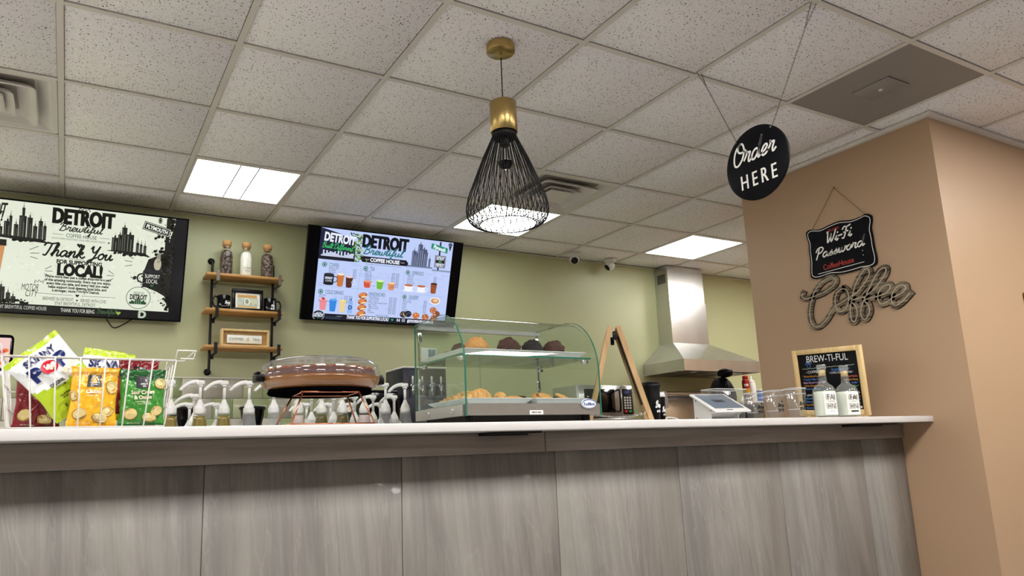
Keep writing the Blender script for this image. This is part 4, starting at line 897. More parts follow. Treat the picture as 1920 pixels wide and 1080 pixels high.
t = thing('coffee_brewer', 'tall dark navy coffee machine with chrome taps behind the display case', 'coffee machine', (1.95, 4.33, .899))
MB().rbox(-.15, .15, -.13, .16, .012, .672, .005, 2).build('machine_case', 'navy_case', t); MB().rbox(-.153, .153, -.133, .163, .673, .685, .003, 1).build('top_plate', 'white_plastic', t)
for x in (-.12, .12):
    for y in (-.1, .13): MB().cyl(x, y, 0, .012, .015, 10).build('foot', 'black_plastic', t)
for k in range(4):
    x = -.1+.065*k; MB().tube([(x, -.131, .56), (x, -.17, .56)], .014, 12).tube([(x, -.165, .56), (x, -.165, .50)], .008, 8).build('tap', 'chrome', t); MB().tube([(x, -.165, .575), (x, -.165, .62)], .006, 8).build('tap_lever', 'white_plastic', t)
MB().rbox(-.14, .14, -.2, -.1305, .012, .05, .004, 1).build('drip_tray', 'steel', t)
MB().rbox(-.13, .13, -.136, -.1305, .1, .3, .003, 1).build('front_panel', 'black_gloss', t)
t = thing('espresso_machine', 'low black espresso machine with chrome wand left of the navy machine', 'coffee machine', (1.62, 4.25, .899))
MB().rbox(-.13, .13, -.12, .2, .3, .53, .02, 3).build('machine_head', 'black_gloss', t); MB().rbox(-.13, .13, .03, .2, .01, .31, .01, 2).build('machine_column', 'black_plastic', t)
MB().rbox(-.13, .13, -.14, .2, 0, .055, .006, 2).build('drip_base', 'black_plastic', t)
MB().cyl(-.03, -.05, .24, .302, .035, 20).build('group_head', 'chrome', t); h = MB().cyl(-.03, -.05, .212, .238, .034, 20).tube([(-.03, -.08, .225), (-.03, -.2, .215)], .01, 8).build('portafilter', 'black_metal', t)
MB().tube(smooth_path([(.11, -.1, .34), (.12, -.14, .33), (.135, -.15, .24), (.12, -.15, .14)], 4), .005, 8).build('steam_wand', 'chrome', t); MB().tube([(-.13, 0, .42), (-.16, -.02, .42)], .018, 14).build('knob', 'chrome', t)
def grinder(x, label):
    t = thing('coffee_grinder', label, 'grinder', (x, 4.48, .899), group='coffee grinders on the back counter')
    MB().rbox(-.06, .06, -.06, .1, 0, .27, .01, 2).build('grinder_body', 'black_plastic', t)
    MB().lathe([(.022, .2705), (.03, .29), (.05, .33), (.066, .40), (.07, .435)], 24).build('bean_hopper', 'black_gloss', t)
    MB().lathe([(.001, .4355), (.074, .4355), (.076, .44), (.076, .448), (.07, .453), (.001, .456)], 24).build('hopper_lid', 'black_plastic', t)
    MB().tube([(0, -.061, .2), (0, -.1, .18)], .02, 12).build('spout', 'black_plastic', t)
grinder(.562, 'black bean grinder just right of the chip basket'); grinder(.948, 'black bean grinder between the clear pump bottles')

# ============================================================ snack basket on the bar
bk = thing('wire_basket', 'white wire basket full of snack bags at the left end of the bar', 'basket', (.045, 2.22, CT))
def bp(s, t, h):      # s: -1..1 along x, t: 0 front..1 back, h: 0..1 height; the sides flare towards the top
    wx = .175+.020*h; y0, y1 = 2.112-.022*h, 2.335+.012*h
    return Vector((.045+s*wx, y0+(y1-y0)*t, CT+.004+.172*h))
WR = .0020
rim = MB().tube([bp(-1, 0, 1), bp(1, 0, 1), bp(1, 1, 1), bp(-1, 1, 1)], .0033, 8, closed=True); rim.build('top_rim', 'white_metal', bk, world=True)
MB().tube([bp(-1, 0, 0), bp(1, 0, 0), bp(1, 1, 0), bp(-1, 1, 0)], .0022, 8, closed=True).build('bottom_rim', 'white_metal', bk, world=True)
for k in range(8): 
    s = -1+2*k/7; MB().tube([bp(s, 0, 1)+Vector((0, -.004, 0)), bp(s, 0, .05)+Vector((0, -.004, 0)), bp(s, .03, 0), bp(s, 1, 0), bp(s, 1, .05), bp(s, 1, 1)], WR, 6).build('wire', 'white_metal', bk, world=True)
for k in range(1, 4):
    t_ = k/4; MB().tube([bp(-1, t_, 1), bp(-1, t_, .03), bp(-1, t_, 0), bp(1, t_, 0), bp(1, t_, .03), bp(1, t_, 1)], WR, 6).build('wire', 'white_metal', bk, world=True)
for h in (.62, .3):
    MB().tube([bp(1, 0, h), bp(1, 1, h), bp(-1, 1, h), bp(-1, 0, h)], WR, 6).build('wire', 'white_metal', bk, world=True)
for s in (-1, 1):
    x = .045+s*.195; MB().tube([(x, 2.10, CT+.176), (x+s*.004, 2.10, CT+.205), (x+s*.05, 2.10, CT+.205), (x+s*.045, 2.10, CT+.183), (x+s*.012, 2.10, CT+.183)], .0024, 6).tube([(x, 2.33, CT+.176), (x+s*.004, 2.33, CT+.205), (x+s*.05, 2.33, CT+.205), (x+s*.05, 2.10, CT+.205)], .0024, 6).build('side_handle', 'white_metal', bk, world=True)
from mathutils import noise
def bag(label, c, w_, h, T, rot, colf, art, seed=0, name='chip_bag', cat='snack bag'):
    t = thing(name, label, cat, c, rot, 'snack bags in the wire basket'); nu, nv = 22, 28
    def surf(u, v, side=1):
        # u -.5...5, v 0..1
        e = max(0, 1-(2*abs(u))**2.6)**.55; q = max(0, math.sin(PI*min(max((v-.04)/.92, 0), 1)))**.6
        y = T/2*e*q+.0009; y *= 1+.35*noise.noise(Vector((u*5+seed, v*5, side*3+seed)))
        y += .0036*noise.noise(Vector((u*11+v*6, v*13-u*5+seed, side)))*min(1, e*2)
        nar = 1-.10*q*(1-.3*abs(2*u)); wob = .004*noise.noise(Vector((seed, v*4, 0)))
        return Vector((u*w_*nar+wob*(1 if u > 0 else -1), -side*y, (v-.5)*h+.003*noise.noise(Vector((u*3, seed, v)))))
    vs, cs, fs = [], [], []
    for side in (1, -1):
        b = len(vs)
        for j in range(nv):
            for i in range(nu):
                u0, u1, v0, v1 = -.5+i/nu, -.5+(i+1)/nu, j/nv, (j+1)/nv; k = len(vs); col = colf((u0+u1)/2, (v0+v1)/2) if side == 1 else colf(.49, .5)
                vs += [surf(u0, v0, side), surf(u1, v0, side), surf(u1, v1, side), surf(u0, v1, side)]; cs += [(*hx(col), 1)]*4
                fs.append((k, k+1, k+2, k+3) if side == 1 else (k+3, k+2, k+1, k))
    me = bpy.data.meshes.new('pouch'); me.from_pydata([tuple(q) for q in vs], [], fs); me.materials.append(M['bag_foil'])
    at = me.color_attributes.new('Col', 'FLOAT_COLOR', 'POINT'); at.data.foreach_set('color', [q for c_ in cs for q in c_])
    bm = bmesh.new(); bm.from_mesh(me); bmesh.ops.remove_doubles(bm, verts=bm.verts[:], dist=1e-6) if False else None; bm.free()
    n = len(me.polygons); me.polygons.foreach_set('use_smooth', [False]*n); me.update()
    # true smooth normals across the split colour cells
    o = bpy.data.objects.new('pouch', me); C.objects.link(o); o.parent = t
    nrm = []
    def nr(u, v, side):
        e = .012; a = surf(min(u+e, .5), v, side)-surf(max(u-e, -.5), v, side); b_ = surf(u, min(v+e, 1), side)-surf(u, max(v-e, 0), side)
        q = a.cross(b_); q = q.normalized() if q.length > 1e-9 else Vector((0, -1, 0)); return q*side
    for side in (1, -1):
        for j in range(nv):
            for i in range(nu):
                for (u, v) in ((-.5+i/nu, j/nv), (-.5+(i+1)/nu, j/nv), (-.5+(i+1)/nu, (j+1)/nv), (-.5+i/nu, (j+1)/nv)): nrm.append(nr(u, v, side))
    me.polygons.foreach_set('use_smooth', [True]*n); me.normals_split_custom_set_from_vertices([tuple(q) for q in nrm])
    p = Print(lambda u, v, l: surf(u/w_, v/h)+Vector((0, -.0014-.00035*l, 0)))
    art(p, w_, h); p.build('printed_front', 'print_gloss', t); return t
def chips(p, L):
    for x, y, rx, ry, r in L:
        p.ell(x, y, rx, ry, '#a07c3c', 1, 16, r); p.ell(x+.0006, y+.0008, rx*.92, ry*.9, '#d9c384', 2, 16, r); p.ell(x-.001, y+.001, rx*.5, ry*.45, '#e6d6a0', 3, 12, r)
def flavour(bg, dark, title, sub, txt='#efe4c8'):
    def col(u, v):
        if v > .96 or v < .03: return dark
        if v > .72 and abs(u) < .5 and (v-.72) > .25*abs(u): return dark if title != 'Classic' else '#e8ad2a'
        return bg
    def art(p, w_, h):
        p.rect(-.017, h*.77-.017, .017, h*.77+.014, '#0d0e14', 2, 4)
        p.line([(-.009, h*.77), (-.005, h*.77+.008), (0, h*.77+.001), (.005, h*.77+.008), (.009, h*.77)], .0025, '#e9e9ec', 3); p.text("Member's", 0, h*.77-.006, .0035, '#e9e9ec', w=.024, bold=1); p.text('Mark', 0, h*.77-.0115, .0035, '#e9e9ec', w=.013, bold=1)
        y = h*.58
        for s_ in title.split('|'): p.text(s_, 0, y, .0095, txt, bold=1, xs=.95 if len(s_) < 9 else .85); y -= .0135
        for s_ in sub.split('|'): p.text(s_, 0, y+.003, .0042, txt, xs=.9); y -= .006
        chips(p, [(-.030, h*.20, .017, .015, .2), (.018, h*.13, .019, .012, -.2), (.036, h*.24, .016, .013, .5)])
        p.text('NET WT 1 OZ (28 g)', -.02, h*.045, .003, txt, xs=.8)
    return col, art
zb = CT+.006
cf, af = flavour('#7c1620', '#5e0f18', 'Barbecue', 'Naturally Flavored|Potato Chips')
bag('maroon barbecue chip bag at the left end of the basket', (-.071, 2.226, zb+.080), .108, .155, .034, (.0, .03, .06), cf, lambda p, w_, h: af(p, w_, h), 1)
# shift art upwards: prints are laid out from the lower edge
cf, af = flavour('#eeb52c', '#e0a020', 'Classic', 'Potato Chips', '#fbf3dc')
bag('yellow classic chip bag in the middle of the basket', (.052, 2.134, zb+.077), .112, .150, .034, (.0, .02, -.03), cf, lambda p, w_, h: (af(p, w_, h), chips(p, [(.042, h*.66, .014, .018, .3), (-.05, h*.5, .01, .014, .2)])), 2)
cf, af = flavour('#3f8a34', '#1f5a28', 'Sour Cream|& Onion', 'Naturally Flavored|Potato Chips')
bag('green sour cream and onion chip bag at the right end of the basket', (.166, 2.140, zb+.076), .112, .148, .036, (.0, -.02, .03), cf, lambda p, w_, h: (af(p, w_, h), chips(p, [(.045, h*.73, .016, .015, .3)])), 3)
cf, af = flavour('#8c1c22', '#701219', 'Barbecue', 'Potato Chips')
bag('red chip bag standing behind the green one, its top open in a V', (.158, 2.215, zb+.110), .104, .150, .030, (-.02, .04, .06), cf, lambda p, w_, h: af(p, w_, h), 4)
bag('narrow red chip bag squeezed against the right basket wires', (.190, 2.268, zb+.072), .055, .14, .024, (0, .08, .3), cf, lambda p, w_, h: chips(p, [(.0, h*.6, .012, .012, 0)]), 5)
def popcol(u, v):
    if v > .93: return '#b9d432'
    if v < .50-.10*math.sin((u+.5)*PI) : return '#b5cf2b'
    return '#eceff2'
def popart(p, w_, h):
    p.text('SKINNY', .0, h*.845, .016, '#1b2358', w=.085, bold=1, shear=.1); p.text('P', -.038, h*.67, .034, '#1d2b6b', bold=1, w=.030); p.text('P', .038, h*.67, .034, '#1d2b6b', bold=1, w=.030)
    p.ell(0, h*.665, .023, .017, '#c8283a', 2, 24); 
    for dx, dy in ((-.007, 0), (0, .004), (.007, -.001), (.001, -.005)): p.ell(dx, h*.665+dy, .005, .0045, '#efe4cf', 4, 10)
    p.text('ORIGINAL', -.012, h*.44, .008, '#2c3a1a', w=.042, bold=1); p.text('POPCORN', -.012, h*.38, .0065, '#2c3a1a', w=.034)
    p.text('No Artificial Anything', -.005, h*.27, .004, '#2c3a1a', w=.05, bold=1); p.text('39 Calories Per Cup', -.005, h*.23, .004, '#2c3a1a', w=.045, bold=1)
    r = random.Random(5)
    for k in range(9):
        cx_, cy_ = .035+r.uniform(-.02, .025), h*(.46+r.uniform(-.10, .10)); c = '#ebe3c9'
        for q in range(4): p.ell(cx_+r.uniform(-.005, .005), cy_+r.uniform(-.004, .004), .006, .005, c, 2+q*.2, 8)
    for k in range(3): p.text(str(3+k), -.03+.02*k, h*.13, .008, '#2c3a1a', bold=1)
bag('white and lime popcorn bag lying tilted over the barbecue bag', (-.034, 2.164, CT+.136), .150, .190, .030, (.02, -.76, .22), popcol, popart, 6, 'popcorn_bag')
def popcol2(u, v): return '#b9d432' if v > .90 or v < .35 else '#eceff2'
def popart2(p, w_, h): p.text('SKINNY', 0, h*.78, .022, '#1b2358', w=.1, bold=1, shear=.1); p.text('P', -.035, h*.56, .03, '#1d2b6b', bold=1); p.text('P', .035, h*.56, .03, '#1d2b6b', bold=1); p.ell(0, h*.56, .02, .017, '#c8283a', 2)
bag('second white and lime popcorn bag upright behind the yellow bag', (.078, 2.288, CT+.130), .130, .19, .034, (-.04, .14, .0), popcol2, popart2, 7, 'popcorn_bag')

# ============================================================ syrup bottles with pumps
def pump_bottle():
    t = thing('syrup_bottle', 'x', 'pump bottle')
    prof = [(.001, 0), (.036, 0), (.040, .004), (.040, .17), (.037, .20), (.0285, .265), (.0225, .303), (.0215, .3195), (.0215, .324)]
    MB().lathe(prof, 24).build('bottle_body', 'pump_glass', t)
    MB().lathe([(.001, .003), (.034, .003), (.038, .007), (.038, .17), (.0352, .2), (.0268, .264), (.0208, .300), (.0205, .312), (.001, .313)], 20).build('syrup', 'syrup_gold', t)
    MB().lathe([(.0185, .318), (.0195, .3245), (.0195, .340), (.0172, .3405), (.0168, .350), (.0135, .3505), (.0130, .358), (.0098, .3585), (.0090, .366), (.0068, .3665), (.0066, .372)], 20, cap0=True, cap1=True).build('collar', 'white_plastic', t)
    MB().lathe([(.0204, .3255), (.0204, .3395)], 20).build('collar_band', 'white_plastic', t)
    MB().cyl(0, 0, .371, .424, .0052, 14).build('pump_stem', 'white_plastic', t)
    h = MB(); h.rbox(-.016, .013, -.0105, .0105, .4245, .441, .005, 3).lathe([(.0085, .418), (.0095, .4245)], 14, cap0=True, cap1=True)
    h.build('pump_head', 'white_plastic', t)
    P = smooth_path([(-.010, 0, .4355), (-.032, 0, .4325), (-.052, 0, .422), (-.066, 0, .409), (-.068, 0, .404)], 4); MB().tube(P, [.0085-.0035*i/(len(P)-1) for i in range(len(P))], 12).build('spout', 'white_plastic', t)
    return t
def at(u, v, y):
    """a point of the photograph on the plane at depth y, as measured when the scene was laid out"""
    d = fw*1364.12+rt*(u-911.3)-up*(v-579.8); return d*(y/d.y)+Vector((0, 0, CZ))
pb = pump_bottle(); FR = RZ; firstp = True
grp = 'pump syrup bottles behind the bar'
rows = [(2.80, FR, 1.0, [(320, 'g', 'gold syrup pump bottle just behind the right basket wires'), (375, 'g', 'gold syrup pump bottle, first tall one clear of the basket'), (420, 'g', 'gold syrup pump bottle, second tall one right of the basket'),
          (467, 'c', 'clear pump bottle standing in front of the black grinder hopper'), (513, 'c', 'clear pump bottle tucked under the left edge of the cake carrier'), (559, 'p', 'pink-tinted pump bottle by the left legs of the copper stand'),
          (603, 'o', 'olive syrup pump bottle, left of two under the cake carrier'), (642, 'o', 'olive syrup pump bottle, right of two under the cake carrier'), (683, 'p', 'pink-tinted pump bottle behind the right legs of the copper stand'),
          (723, 'c', 'clear pump bottle at the right edge of the cake carrier'), (759.5, 'c', 'clear pump bottle nearest the glass display case')]),
        (2.915, .853, 1.0, [(365, 'c', 'lower white pump close behind the first tall gold bottle'), (584, 'c', 'lower white pump bottle between the pink and left olive bottles'), (625, 'c', 'lower white pump bottle between the two olive bottles'),
          (665, 'c', 'lower white pump bottle between the right olive bottle and the pink one'), (699.5, 'c', 'lower white pump bottle just right of the copper stand'), (739, 'c', 'lower white pump bottle between the two clear bottles by the case')]),
        (3.03, .853, .945, [(356, 'c', 'lowest white pump right beside the basket, spout near its wires'), (406, 'g', 'short gold pump bottle behind the second tall gold one'), (575, 'c', 'lowest white pump behind the copper stand, leftmost of three'),
          (620, 'c', 'lowest white pump behind the copper stand, middle of three'), (662, 'c', 'lowest white pump behind the copper stand, last of three'), (713, 'c', 'lowest white pump with spout by the low clear bottle caps')])]
fill = {'g': 'syrup_gold', 'o': 'syrup_olive', 'p': 'syrup_pink', 'c': None}
def set_fill(o, f):
    for ch in list(o.children):
        if stem(ch.name) == 'syrup':
            if f is None: bpy.data.objects.remove(ch)
            else: ch.data = FILL[f]
FULL = [c for c in pb.children if stem(c.name) == 'bottle_body'][0].data.copy(); FULL.materials.clear(); FULL.materials.append(M['bottle_glass'])
syr = [c for c in pb.children if stem(c.name) == 'syrup'][0].data; FILL = {}
for f in ('syrup_gold', 'syrup_olive', 'syrup_pink'):
    m_ = syr.copy(); m_.materials.clear(); m_.materials.append(M[f]); FILL[f] = m_
todo = [(y, z, s, u, k, l) for y, z, s, L in rows for u, k, l in L]
for n_, (y, z, s, u, k, l) in enumerate(todo):
    o = dup(pb, (0, 0, 0)); X = at(u, 760, y).x; o.location = (X, y, z); o.scale = (1, 1, s); o['label'] = l; o['group'] = grp; o.rotation_euler = (0, 0, (-.12, .1, 0, .06, -.05)[n_ % 5]); set_fill(o, fill[k])
    if k != 'c':
        for ch in o.children:
            if stem(ch.name) == 'bottle_body': ch.data = FULL
for ch in list(pb.children): bpy.data.objects.remove(ch)
bpy.data.objects.remove(pb)
# mint bottle, its neighbour pump and a small screen at the left picture edge
t = thing('mint_bottle', 'mint green bottle with clear cap at the left picture edge', 'bottle', (-.215, 2.44, CT))
MB().lathe([(.001, 0), (.034, 0), (.036, .004), (.036, .115), (.030, .128), (.001, .129)], 24).build('bottle_body', 'mint', t)
MB().lathe([(.024, .1295), (.026, .132), (.026, .16), (.023, .166), (.001, .167)], 20).build('cap', 'clear_plastic', t)
t = thing('hand_pump_bottle', 'white pump dispenser in front of the mint bottle, cut by the picture edge', 'pump bottle', (-.19, 2.33, CT))
MB().lathe([(.001, 0), (.028, 0), (.03, .004), (.03, .06), (.02, .075), (.0195, .085)], 24).build('bottle_body', 'white_plastic', t)
MB().lathe([(.0205, .0855), (.0205, .1), (.012, .106), (.008, .112)], 20, cap1=True).build('collar', 'white_plastic', t); MB().cyl(0, 0, .112, .15, .005, 12).build('pump_stem', 'white_plastic', t)
MB().rbox(-.05, .035, -.011, .011, .1505, .165, .005, 2).build('pump_head', 'white_plastic', t)
t = thing('customer_display', 'small dark rounded screen with orange picture at the left picture edge', 'display', (-.235, 2.57, CT))
MB().rbox(-.05, .05, -.03, .03, 0, .01, .004, 2).build('stand_base', 'black_plastic', t); MB().cyl(0, .008, .01, .19, .008, 12).build('stand_pole', 'black_plastic', t)
d = MB().rbox(-.075, .078, -.008, .008, .19, .30, .012, 3).build('screen_case', 'black_gloss', t)
p = Print(plane((0, -.0083, .245), (1, 0, 0), (0, 0, 1))); p.rect(-.07, -.045, .07, .045, '#f0c9c4'); r_ = random.Random(2)
for k in range(40): p.ell(r_.uniform(-.065, .065), r_.uniform(-.04, .01), .008, .006, r_.choice(('#e8763a', '#f0b43a', '#d8484a', '#f4d8c8')), 2, 8)
p.build('screen_picture', 'screen', d)

# ============================================================ cake carrier on its copper wire stand
ST = CZ+.190; ct_ = [(.593, 2.129), (.760, 2.115), (.774, 2.262), (.605, 2.285)]; cb_ = [(.552, 2.095), (.800, 2.085), (.825, 2.31), (.56, 2.32)]
t = thing('cake_stand', 'copper wire stand with sloping legs under the cake carrier', 'stand', (.68, 2.2, CT)); R_ = .0028
T4 = [Vector((x, y, ST-.003)) for x, y in ct_]; B4 = [Vector((x, y, CT+.003)) for x, y in cb_]
MB().tube(T4, R_, 8, closed=True).build('top_ring', 'copper', t, world=True); MB().tube(B4, R_, 8, closed=True).build('bottom_ring', 'copper', t, world=True)
for k in range(4): MB().tube([T4[k], B4[k]], R_, 8).build('leg', 'copper', t, world=True)
t = thing('cake_carrier', 'round cake carrier with low clear lid over a crumb-topped chocolate cake', 'cake carrier', (.690, 2.272, ST+.0005)); R_ = .191
MB().lathe([(.001, 0), (.160, 0), (.164, .006), (.160, .012), (.001, .013)], 56).build('turntable_base', 'rubber_black', t)
MB().lathe([(.001, .0132), (.160, .0132), (.172, .020), (.184, .036), (.187, .050), (.180, .050), (.176, .036), (.15, .022), (.001, .022)], 64).build('tray', 'kraft', t)
MB().lathe([(.1875, .050), (.197, .050), (.198, .0535), (.1875, .0540), (.1885, .062), (.183, .085), (.168, .100), (.14, .108), (.08, .112), (.001, .113)], 64).build('clear_lid', 'dome_plastic', t)
MB().lathe([(.001, .0225), (.165, .0225), (.174, .05), (.172, .070), (.15, .0735), (.001, .075)], 56).build('cake_layer', 'cake_brown', t)
cr = MB(); rr_ = random.Random(9)
for k in range(230):
    a = rr_.random()*2*PI; q = .165*math.sqrt(rr_.random()); s_ = rr_.uniform(.004, .010); cr.blob((q*math.cos(a), q*math.sin(a), .076), s_, s_, s_*.8, .2, k, 6, 4)
prop(cr.build('crumb_topping', 'crumb', t), kind='stuff')
for a in (PI*1.03, .05, PI/2):
    o = MB().rbox(.186, .212, -.022, .022, .034, .058, .004, 2).rbox(.196, .210, -.018, .018, .0585, .066, .003, 1).build('lid_clip', 'black_plastic', t); o.rotation_euler = (0, 0, a)

# ============================================================ glass display case
XL, XR, YF, YK = 1.174, 1.760, 2.206, 2.622; zb_, zt_ = CZ+.116, CZ+.497
t = thing('display_case', 'countertop glass display case with curved front and steel base', 'display case', ((XL+XR)/2, (YF+YK)/2, CT)); dc = t
prof = [(YK, zb_), (YK, zt_), (2.40, zt_+.002)]+[(YF+.16-.16*math.sin(a) if False else YF+(2.40-YF)*(1-math.sin(a)), zt_+.002-.215*(1-math.cos(a))) for a in [PI/2*k/14 for k in range(1, 15)]]+[(YF, zb_)]
for x in (XL, XR-.006):
    g_ = MB().prism(prof, x, x+.006, lambda p, a: Vector((a, p[0], p[1]))).build('side_glass', 'case_glass', t, world=True)
    e = MB()
    # polished green rim of the pane: a thin band just outside its outline
    pr = prof
    for i in range(len(pr)-1):
        a, b = pr[i], pr[i+1]; d = Vector((b[0]-a[0], b[1]-a[1])); n_ = Vector((d.y, -d.x)).normalized()*-.0012 if d.length else Vector((0, 0))
        e.add([(x, a[0], a[1]), (x+.006, a[0], a[1]), (x+.006, b[0], b[1]), (x, b[0], b[1]), (x, a[0]+n_.x, a[1]+n_.y), (x+.006, a[0]+n_.x, a[1]+n_.y), (x+.006, b[0]+n_.x, b[1]+n_.y), (x, b[0]+n_.x, b[1]+n_.y)],
              [(0, 1, 2, 3), (4, 7, 6, 5), (0, 4, 5, 1), (3, 2, 6, 7), (0, 3, 7, 4), (1, 5, 6, 2)])
    e.build('pane_edge', 'green_glass_edge', t, world=True)
ip = [(p[0]+(.006 if p[0] < 2.41 else 0), p[1]-.006) for p in prof[1:-1]]+[(YF+.006, zb_+.045)]
c_ = MB(); n_ = len(ip)
c_.add([(XL+.0065, y, z) for y, z in ip]+[(XR-.0065, y, z) for y, z in ip], [(i, i+1, i+1+n_, i+n_) for i in range(n_-1)], smooth=True); c_.build('curved_front_glass', 'case_glass', t, world=True)
MB().box(XL+.007, XR-.007, YF+.008, YK-.008, CZ+.118, CZ+.160).build('steel_base', 'steel', t, world=True)
MB().box(XL+.007, XR-.007, YF+.0015, YF+.0075, CZ+.118, CZ+.158).build('front_plate', 'steel_polished', t, world=True)
MB().box(XL+.0005, XL+.006, YF+.02, YK-.02, CZ+.118, CZ+.158).box(XL-.0045, XL-.0005, YF+.015, YK-.01, CZ+.118, CZ+.155).build('side_plate', 'steel', t, world=True)
for y in (2.30, 2.50): MB().tube([(XL-.0046, y, CZ+.138), (XL-.008, y, CZ+.138)], .012, 16).build('plate_screw', 'chrome', t, world=True)
for x in (XL+.04, XR-.04):
    for y in (YF+.05, YK-.05): MB().cyl(x, y, CT, CZ+.1175, .016, 14).build('foot', 'black_plastic', t, world=True)
MB().box(XL+.03, XR-.03, YF+.06, YK-.04, CT+.006, CZ+.1175).build('wiring_tray', 'dark_gap', t, world=True)
MB().box(XL+.0065, XR-.0065, YK-.03, YK-.004, zt_-.022, zt_-.008).build('top_rail', 'steel', t, world=True)
sh = MB().box(XL+.008, XR-.008, 2.245, 2.600, CZ+.331, CZ+.337).build('glass_shelf', 'case_glass', t, world=True)
MB().box(XL+.008, XR-.008, 2.2435, 2.2449, CZ+.3308, CZ+.3372).box(XL+.0065, XL+.0079, 2.245, 2.6, CZ+.3308, CZ+.3372).build('shelf_edge', 'green_glass_edge', sh, world=True)
for x in (XL+.02, XR-.02):
    for y in (2.27, 2.585): MB().tube([(x-.014, y, CZ+.325), (x+.014, y, CZ+.325)], .0065, 12).tube([(x, y, CZ+.3305), (x, y, CZ+.315)], .005, 10).build('shelf_clip', 'chrome', t, world=True)
for z0, z1_ in ((.162, .322), (.34, .472)):
    for x in (XL+.011, XR-.015): MB().box(x, x+.005, YK-.012, YK-.004, CZ+z0, CZ+z1_).build('back_post', 'chrome', t, world=True)
for x, s_ in ((XL+.012, 1), (XR-.02, 1)):
    for z in (.27, .455): MB().rbox(x-.004, x+.012, YK-.022, YK-.0125, CZ+z-.03, CZ+z+.012, .003, 2).build('hinge', 'chrome', t, world=True)
for k, (x0, x1) in enumerate(((XL+.018, 1.47), (1.462, XR-.018))): MB().box(x0, x1, YK-.003-.004*k, YK-.001-.004*k, CZ+.165, CZ+.47).build('sliding_door', 'case_glass', t, world=True)
# badge and label
bx = at(1103, 757, YF); b_ = MB().lathe([(.001, 0), (.034, 0), (.0355, .002), (.034, .004), (.001, .0045)], 40, sx=1, sy=.53).build('maker_badge', 'white_plastic', dc)
b_.matrix_local = Matrix.Translation(Vector((bx.x, YF-.0005, bx.z))-dc.location) @ Matrix.Rotation(PI/2, 4, 'X')
p = Print(lambda u, v, l: Vector((u, v, .0048+.0001*l))); p.ell(0, 0, .033, .0172, '#2a5c9e', 0, 32); p.ell(0, -.0012, .0305, .0142, '#f2f4f6', 1, 32); p.text('KoolMore', 0, -.001, .012, '#1f4486', w=.050, bold=1, l=2); p.build('lettering', 'print_gloss', b_)
bx = at(1006, 773, YF); l_ = MB().box(-.029, .029, 0, .0008, -.0075, .0075).build('paper_label', 'paper_white', dc, loc=Vector((bx.x, YF-.0002, bx.z))-dc.location)
p = Print(plane((0, -.0001, 0), (1, 0, 0), (0, 0, 1))); p.text('DISPLAY ONLY', 0, 0, .0055, '#2a2826', w=.042, bold=1); p.build('lettering', 'print_matte', l_)
# platters and pastries
def platter(x0, x1, z, label, y0=2.255, y1=2.575):
    t = thing('platter', label, 'platter', ((x0+x1)/2, (y0+y1)/2, z), group='white platters in the display case'); a, b = (x1-x0)/2, (y1-y0)/2
    m = MB(); R = []
    for s_, h in ((.80, 0), (1, .020), (.985, .0215), (.80, .003)):
        i = .028*(1-(s_-.8)/.2) if s_ < 1 else 0; ax, by = a-i if s_ >= .98 else a-.026, b-i if s_ >= .98 else b-.026; R.append([(-ax, -by, h), (ax, -by, h), (ax, by, h), (-ax, by, h)])
    m.add([q for r in R for q in r], [(i*4+k, i*4+(k+1) % 4, (i+1)*4+(k+1) % 4, (i+1)*4+k) for i in range(3) for k in range(4)]+[(3, 2, 1, 0), (12, 13, 14, 15)]); m.build('dish', 'porcelain', t); return t
S1, S0 = CZ+.3375, CZ+.1605
platter(1.195, 1.378, S1, 'left white platter on the upper glass shelf'); platter(1.384, 1.578, S1, 'middle white platter on the upper glass shelf'); platter(1.584, 1.742, S1, 'right white platter on the upper glass shelf')
platter(1.205, 1.485, S0, 'lower white platter holding the croissants'); platter(1.495, 1.735, S0, 'lower white platter holding the cookies')
def muffin(u, y, m, label, s_=1, liner='liner'):
    x = at(u, 650, y).x; t = thing('muffin', label, 'muffin', (x, y, S1+.0036), group='muffins on the upper shelf')
    n = 36; MB().lathe([(.001, 0), (.024*s_, 0), (.031*s_, .034)], n, fn=lambda q, a: Vector((q.x*(1+.03*math.cos(a*18)), q.y*(1+.03*math.cos(a*18)), q.z))).build('paper_liner', liner, t)
    MB().blob((0, 0, .038), .0415*s_, .0415*s_, .037*s_, .13, u, 24, 18, flat=-.008, freq=3.5).build('muffin_top', m, t)
muffin(893, 2.36, 'muffin_gold', 'golden muffin on the left upper platter'); muffin(953, 2.36, 'muffin_choc', 'brown chocolate muffin, left of the black one', 1.06); muffin(998, 2.37, 'muffin_black', 'near-black chocolate muffin between the two brown ones'); muffin(1038, 2.36, 'muffin_choc', 'brown chocolate muffin, nearest the right side glass', 1.02, 'paper_white')
def pastry(name, u, y, z, r3, m, label, seed, cat, rz=0, v=700):
    x = at(u, v, y).x; t = MB().blob((0, 0, r3[2]*.8), *r3, .12, seed, 20, 10, rot=Matrix.Rotation(rz, 3, 'Z'), flat=-r3[2]*.8).build(name, m, loc=(x, y, z)); return prop(t, label, cat)
pastry('danish', 845, 2.50, S1+.004, (.036, .034, .022), 'muffin_choc', 'flat brown pastry at the far left of the upper shelf', 3, 'pastry'); pastry('danish', 862, 2.40, S1+.004, (.030, .034, .030), 'muffin_choc', 'brown pastry beside the golden muffin', 8, 'pastry')
